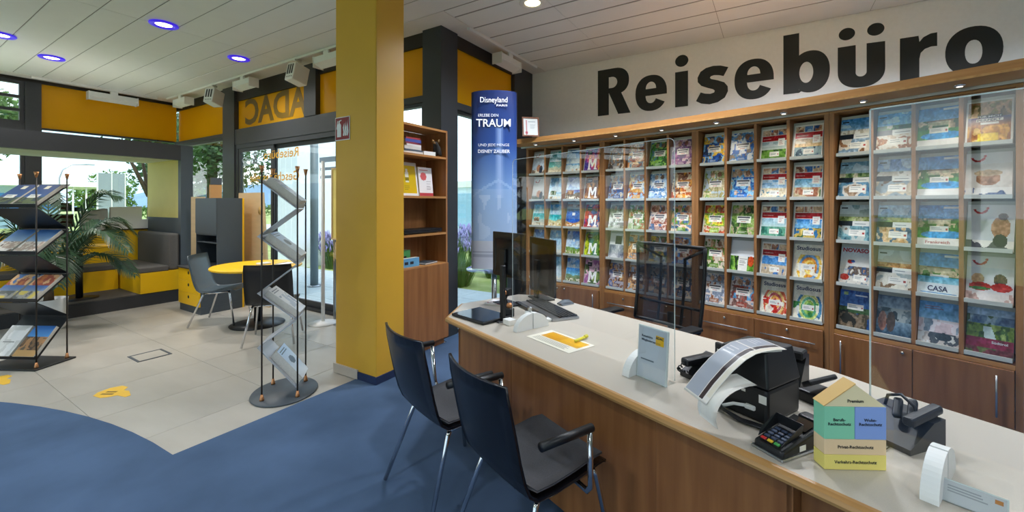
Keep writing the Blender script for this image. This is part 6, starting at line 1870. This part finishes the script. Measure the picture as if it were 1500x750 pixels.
MB().box(-0.2, 0.2, -0.014, -0.0125, 0.78, 1.0).build('tray', BEIGE, t)
t = thing('fire_extinguisher', 'red fire extinguisher hanging behind the yellow pillar', 'fire extinguisher', (3.33, 4.50, 0.0005))
MB().lathe([(0.0, 0.40), (0.07, 0.40), (0.075, 0.42), (0.075, 0.78), (0.06, 0.83), (0.025, 0.85), (0.0, 0.85)], 20).build('cylinder', mat('extinguisher_red', '#c01c20', rough=0.3, noise=0.02), t)
MB().tube([(0, 0, 0.85), (0, 0, 0.89)], 0.018, 10).tube([(0, 0, 0.88), (0.08, 0, 0.90)], 0.01, 8).build('valve', BLACK, t)
MB().box(0.02, 0.05, -0.03, 0.03, 0.0, 0.40).box(-0.09, 0.09, -0.09, 0.09, 0.0, 0.015).build('stand', STEEL, t)

# ---- floor outlet and stickers
t = thing('floor_outlet', 'square floor outlet cover set in the stone tiles', 'floor outlet', (1.65, 5.225, 0.0006))
MB().box(-0.135, 0.135, -0.135, -0.115, 0, 0.004).box(-0.135, 0.135, 0.115, 0.135, 0, 0.004).box(-0.135, -0.115, -0.115, 0.115, 0, 0.004).box(0.115, 0.135, -0.115, 0.115, 0, 0.004).build('frame', GREYC, t)
MB().box(-0.113, 0.113, -0.113, 0.113, 0, 0.003).build('cover_tile', TILE, t)
STK = mat('yellow_sticker', '#e8b93a', rough=0.5, noise=0.03)
def sticker(lbl, x, y, rz):
    t = thing('floor_sticker', lbl, 'sticker', (x, y, 0.0087 if y < 3 else 0.0007), rz, 'yellow arrow floor stickers')
    pts = [(-0.14, 0.02), (-0.12, -0.04), (-0.03, -0.075), (0.02, -0.06), (0.06, -0.03), (0.15, -0.06), (0.165, -0.03), (0.08, 0.05), (0.03, 0.06), (0.01, 0.12), (-0.06, 0.145), (-0.12, 0.10)]
    MB().prism(pts, 'z', 0, 0.0015).build('foil', STK, t)
    MB().box(-0.085, 0.01, -0.02, 0.0, 0.0016, 0.0022).box(-0.08, 0.0, 0.02, 0.04, 0.0016, 0.0022).build('print', mat('brown_print', '#7a6020', rough=0.6, noise=0.03), t)
sticker('yellow arrow sticker on the stone floor near the carpet edge', 1.165, 4.42, R(-58))
sticker('yellow arrow sticker on the stone floor by the black brochure stand', 0.715, 5.56, R(-58))

# ---- seating niche
ni = thing('seating_niche', 'anthracite framed seating niche on a platform before the window', 'niche', (0, 0, 0))
YN, YNB = 7.79, 9.10
MB().box(2.84, 3.0, YN, YN + 0.10, 0.0005, 2.40).build('frame_post', GREYC, ni)
MB().box(-2.0, 2.839, YN, YN + 0.10, 2.17, 2.40).build('frame_head', DARK, ni)
MB().box(-2.0, 2.839, YN + 0.101, YNB, 2.185, 2.22).build('niche_ceiling', WALLM, ni)
MB().box(-2.0, 2.839, YN, YNB + 0.1, 0.0005, 0.172).build('platform', DARK, ni)
MB().box(-1.98, 2.838, YN + 0.02, YNB, 0.1725, 0.18).build('platform_carpet', mat('brown_grey_carpet', '#57524c', rough=0.95, noise=0.1, nscale=80), ni)
MB().box(2.84, 2.90, YN + 0.101, YNB, 1.275, 2.22).build('side_panel', PALEY, ni)
MB().box(2.84, 2.90, YN + 0.101, YNB, 0.0005, 1.274).build('side_panel', GREYC, ni)
MB().box(-2.0, 2.839, YNB, YNB + 0.06, 0.173, 1.06).build('back_panel', YEL2, ni)
MB().box(-2.0, 2.839, YNB - 0.03, YNB + 0.10, 1.061, 1.08).build('back_ledge', DARK2, ni)
be = thing('corner_bench', 'yellow corner bench with grey cushions in the niche', 'bench', (2.35, YN + 0.005, 0.1806))
MB().box(0.0, 0.485, 0.018, 1.29, 0, 0.30).build('base', YEL2, be)
MB().rbox(0.002, 0.483, 0.0, 0.0175, 0.001, 0.299, 0.002, 1).build('front_panel', YEL2, be)
MB().rbox(-0.01, 0.34, 0.0, 1.285, 0.301, 0.38, 0.02, 3).build('seat_cushion', GREYF, be)
MB().rbox(0.345, 0.484, 0.02, 1.285, 0.301, 0.86, 0.045, 4).build('back_cushion', GREYF, be)
be = thing('back_bench', 'grey cushioned bench along the yellow rear panel of the niche', 'bench', (0.2, 8.62, 0.1806))
MB().box(0.0, 2.13, 0.0, 0.47, 0, 0.30).build('base', YEL2, be)
MB().rbox(0.0, 2.13, -0.01, 0.47, 0.301, 0.38, 0.02, 3).build('seat_cushion', GREYF, be)
t = thing('niche_table', 'small round yellow table on black leg in the niche', 'table', (1.80, 8.17, 0.1806))
MB().lathe([(0.0, 0.70), (0.335, 0.70), (0.34, 0.707), (0.34, 0.722), (0.335, 0.73), (0.0, 0.73)], 40).build('table_top', YEL2, t)
MB().tube([(0, 0, 0.012), (0, 0, 0.699)], 0.038, 14).build('leg', BLACK, t)
MB().lathe([(0.0, 0), (0.2, 0), (0.2, 0.01), (0.0, 0.014)], 28).build('foot', BLACK, t)
t = thing('white_display', 'white stepped display box on the niche ledge', 'display', (2.36, 9.095, 1.0806))
MB().prism([(0, 0), (0.52, 0), (0.52, 0.15), (0.40, 0.15), (0.40, 0.37), (0.0, 0.36)], 'y', -0.01, 0.09).build('body', WHITE, t)
MB().box(-0.012, 0.0, -0.012, 0.09, 0, 0.355).build('side', STEEL, t)
t = thing('grey_cover', 'grey draped cover beside the white display', 'cover', (2.02, 9.10, 1.0806))
P = [[(0.31 * i / 8, 0.015 * math.sin(i * 1.7 + j) - 0.012, 0.32 * j / 6 - 0.02 * math.sin(i * 0.7) * (j / 6)) for j in range(7)] for i in range(9)]
for row in P:
    for k, q in enumerate(row):
        row[k] = (q[0], q[1], max(0.001, q[2]))
MB().grid(P, thick=0.01).build('cloth', mat('pale_grey_cloth', '#b5b3ae', rough=0.9, noise=0.06), t)
MB().rbox(0.0, 0.31, 0.02, 0.08, 0.0, 0.28, 0.01, 2).build('core', GREYC, t)
t = thing('flat_monitor', 'small black monitor on the niche ledge', 'monitor', (1.62, 9.08, 1.0806))
MB().rbox(0.0, 0.32, 0.0, 0.03, 0.06, 0.26, 0.01, 2).build('screen', BLACK, t)
MB().rbox(0.13, 0.19, 0.0, 0.03, 0.012, 0.06, 0.003, 1).rbox(0.07, 0.25, -0.03, 0.08, 0.0, 0.012, 0.003, 1).build('stand', BLACK, t)
MB().box(0.01, 0.31, -0.0015, -0.0002, 0.07, 0.25).build('display', BLACKG, t)

# ---- palm in a white pot
pm = thing('potted_palm', 'palm with long arching fronds in a white pot before the niche', 'palm', (1.36, 7.36, 0.0005))
MB().lathe([(0.0, 0), (0.135, 0), (0.145, 0.02), (0.165, 0.36), (0.155, 0.36), (0.14, 0.31), (0.0, 0.31)], 32).build('pot', WHITE, pm)
MB().lathe([(0.0, 0.0), (0.138, 0.0), (0.12, 0.015), (0.0, 0.02)], 24, c=(0, 0, 0.311)).build('soil', BARK, pm)
PALM = mat('palm_leaf', '#3a5a3c', rough=0.4, color2='#263f2c', nscale=6, trans=0.12)
rp = random.Random(12)
def frond(az, length, rise, droop, z0):
    mb = MB()
    n = 30
    pts = []
    d = Vector((math.cos(az), math.sin(az), 0))
    for k in range(n + 1):
        s_ = k / n
        pts.append(d * (length * (s_ - 0.12 * s_ * s_)) + Vector((0, 0, z0 + rise * math.sin(min(1.0, s_ * 1.25) * PI / 2) - droop * s_ ** 2.6)))
    mb.tube(pts, [0.009 * (1 - 0.8 * k / n) + 0.001 for k in range(n + 1)], 6)
    side = Vector((-math.sin(az), math.cos(az), 0))
    for k in range(4, n + 1):
        s_ = k / n
        tan = (pts[min(k + 1, n)] - pts[k - 1]).normalized()
        ll = 0.34 * math.sin(PI * min(1, 0.16 + 0.80 * s_)) ** 0.8
        for sg_ in (-1, 1):
            for q in (0, 0.5):
                base = pts[k] - tan * (length / n * q)
                di = (tan * 0.75 + side * sg_ * 0.75 + Vector((0, 0, 0.12 + rp.uniform(-.08, .08)))).normalized()
                tip = base + di * ll + Vector((0, 0, -0.40 * ll))
                mid_ = base + di * ll * 0.5 + Vector((0, 0, 0.01 - 0.04 * ll))
                w = tan.cross(di).cross(di).normalized() * 0.009
                mb.add([base - w * 0.5, base + w * 0.5, mid_ + w, mid_ - w, tip], [(0, 1, 2, 3), (3, 2, 4)])
    return mb
for k, (az, L_, ri, dr_) in enumerate(((-58, 1.08, 0.92, 0.42), (-50, 1.05, 0.60, 0.42), (-42, 0.8, 1.22, 0.12), (-10, 0.9, 0.95, 0.35), (25, 0.95, 1.0, 0.4), (60, 1.0, 0.85, 0.45), (100, 1.1, 0.9, 0.5), (140, 1.1, 0.7, 0.5), (180, 1.05, 0.9, 0.5), (215, 0.9, 0.65, 0.5),
                                       (250, 0.85, 0.9, 0.5), (-95, 0.85, 0.62, 0.5), (200, 0.8, 1.2, 0.2), (80, 0.8, 1.25, 0.2))):
    frond(R(az), L_, ri, dr_, 0.42 + 0.02 * (k % 4)).build('frond', PALM, pm)
MB().tube([(0, 0, 0.31), (0.01, 0.0, 0.5)], [0.05, 0.03], 10).build('stem', BARK, pm)
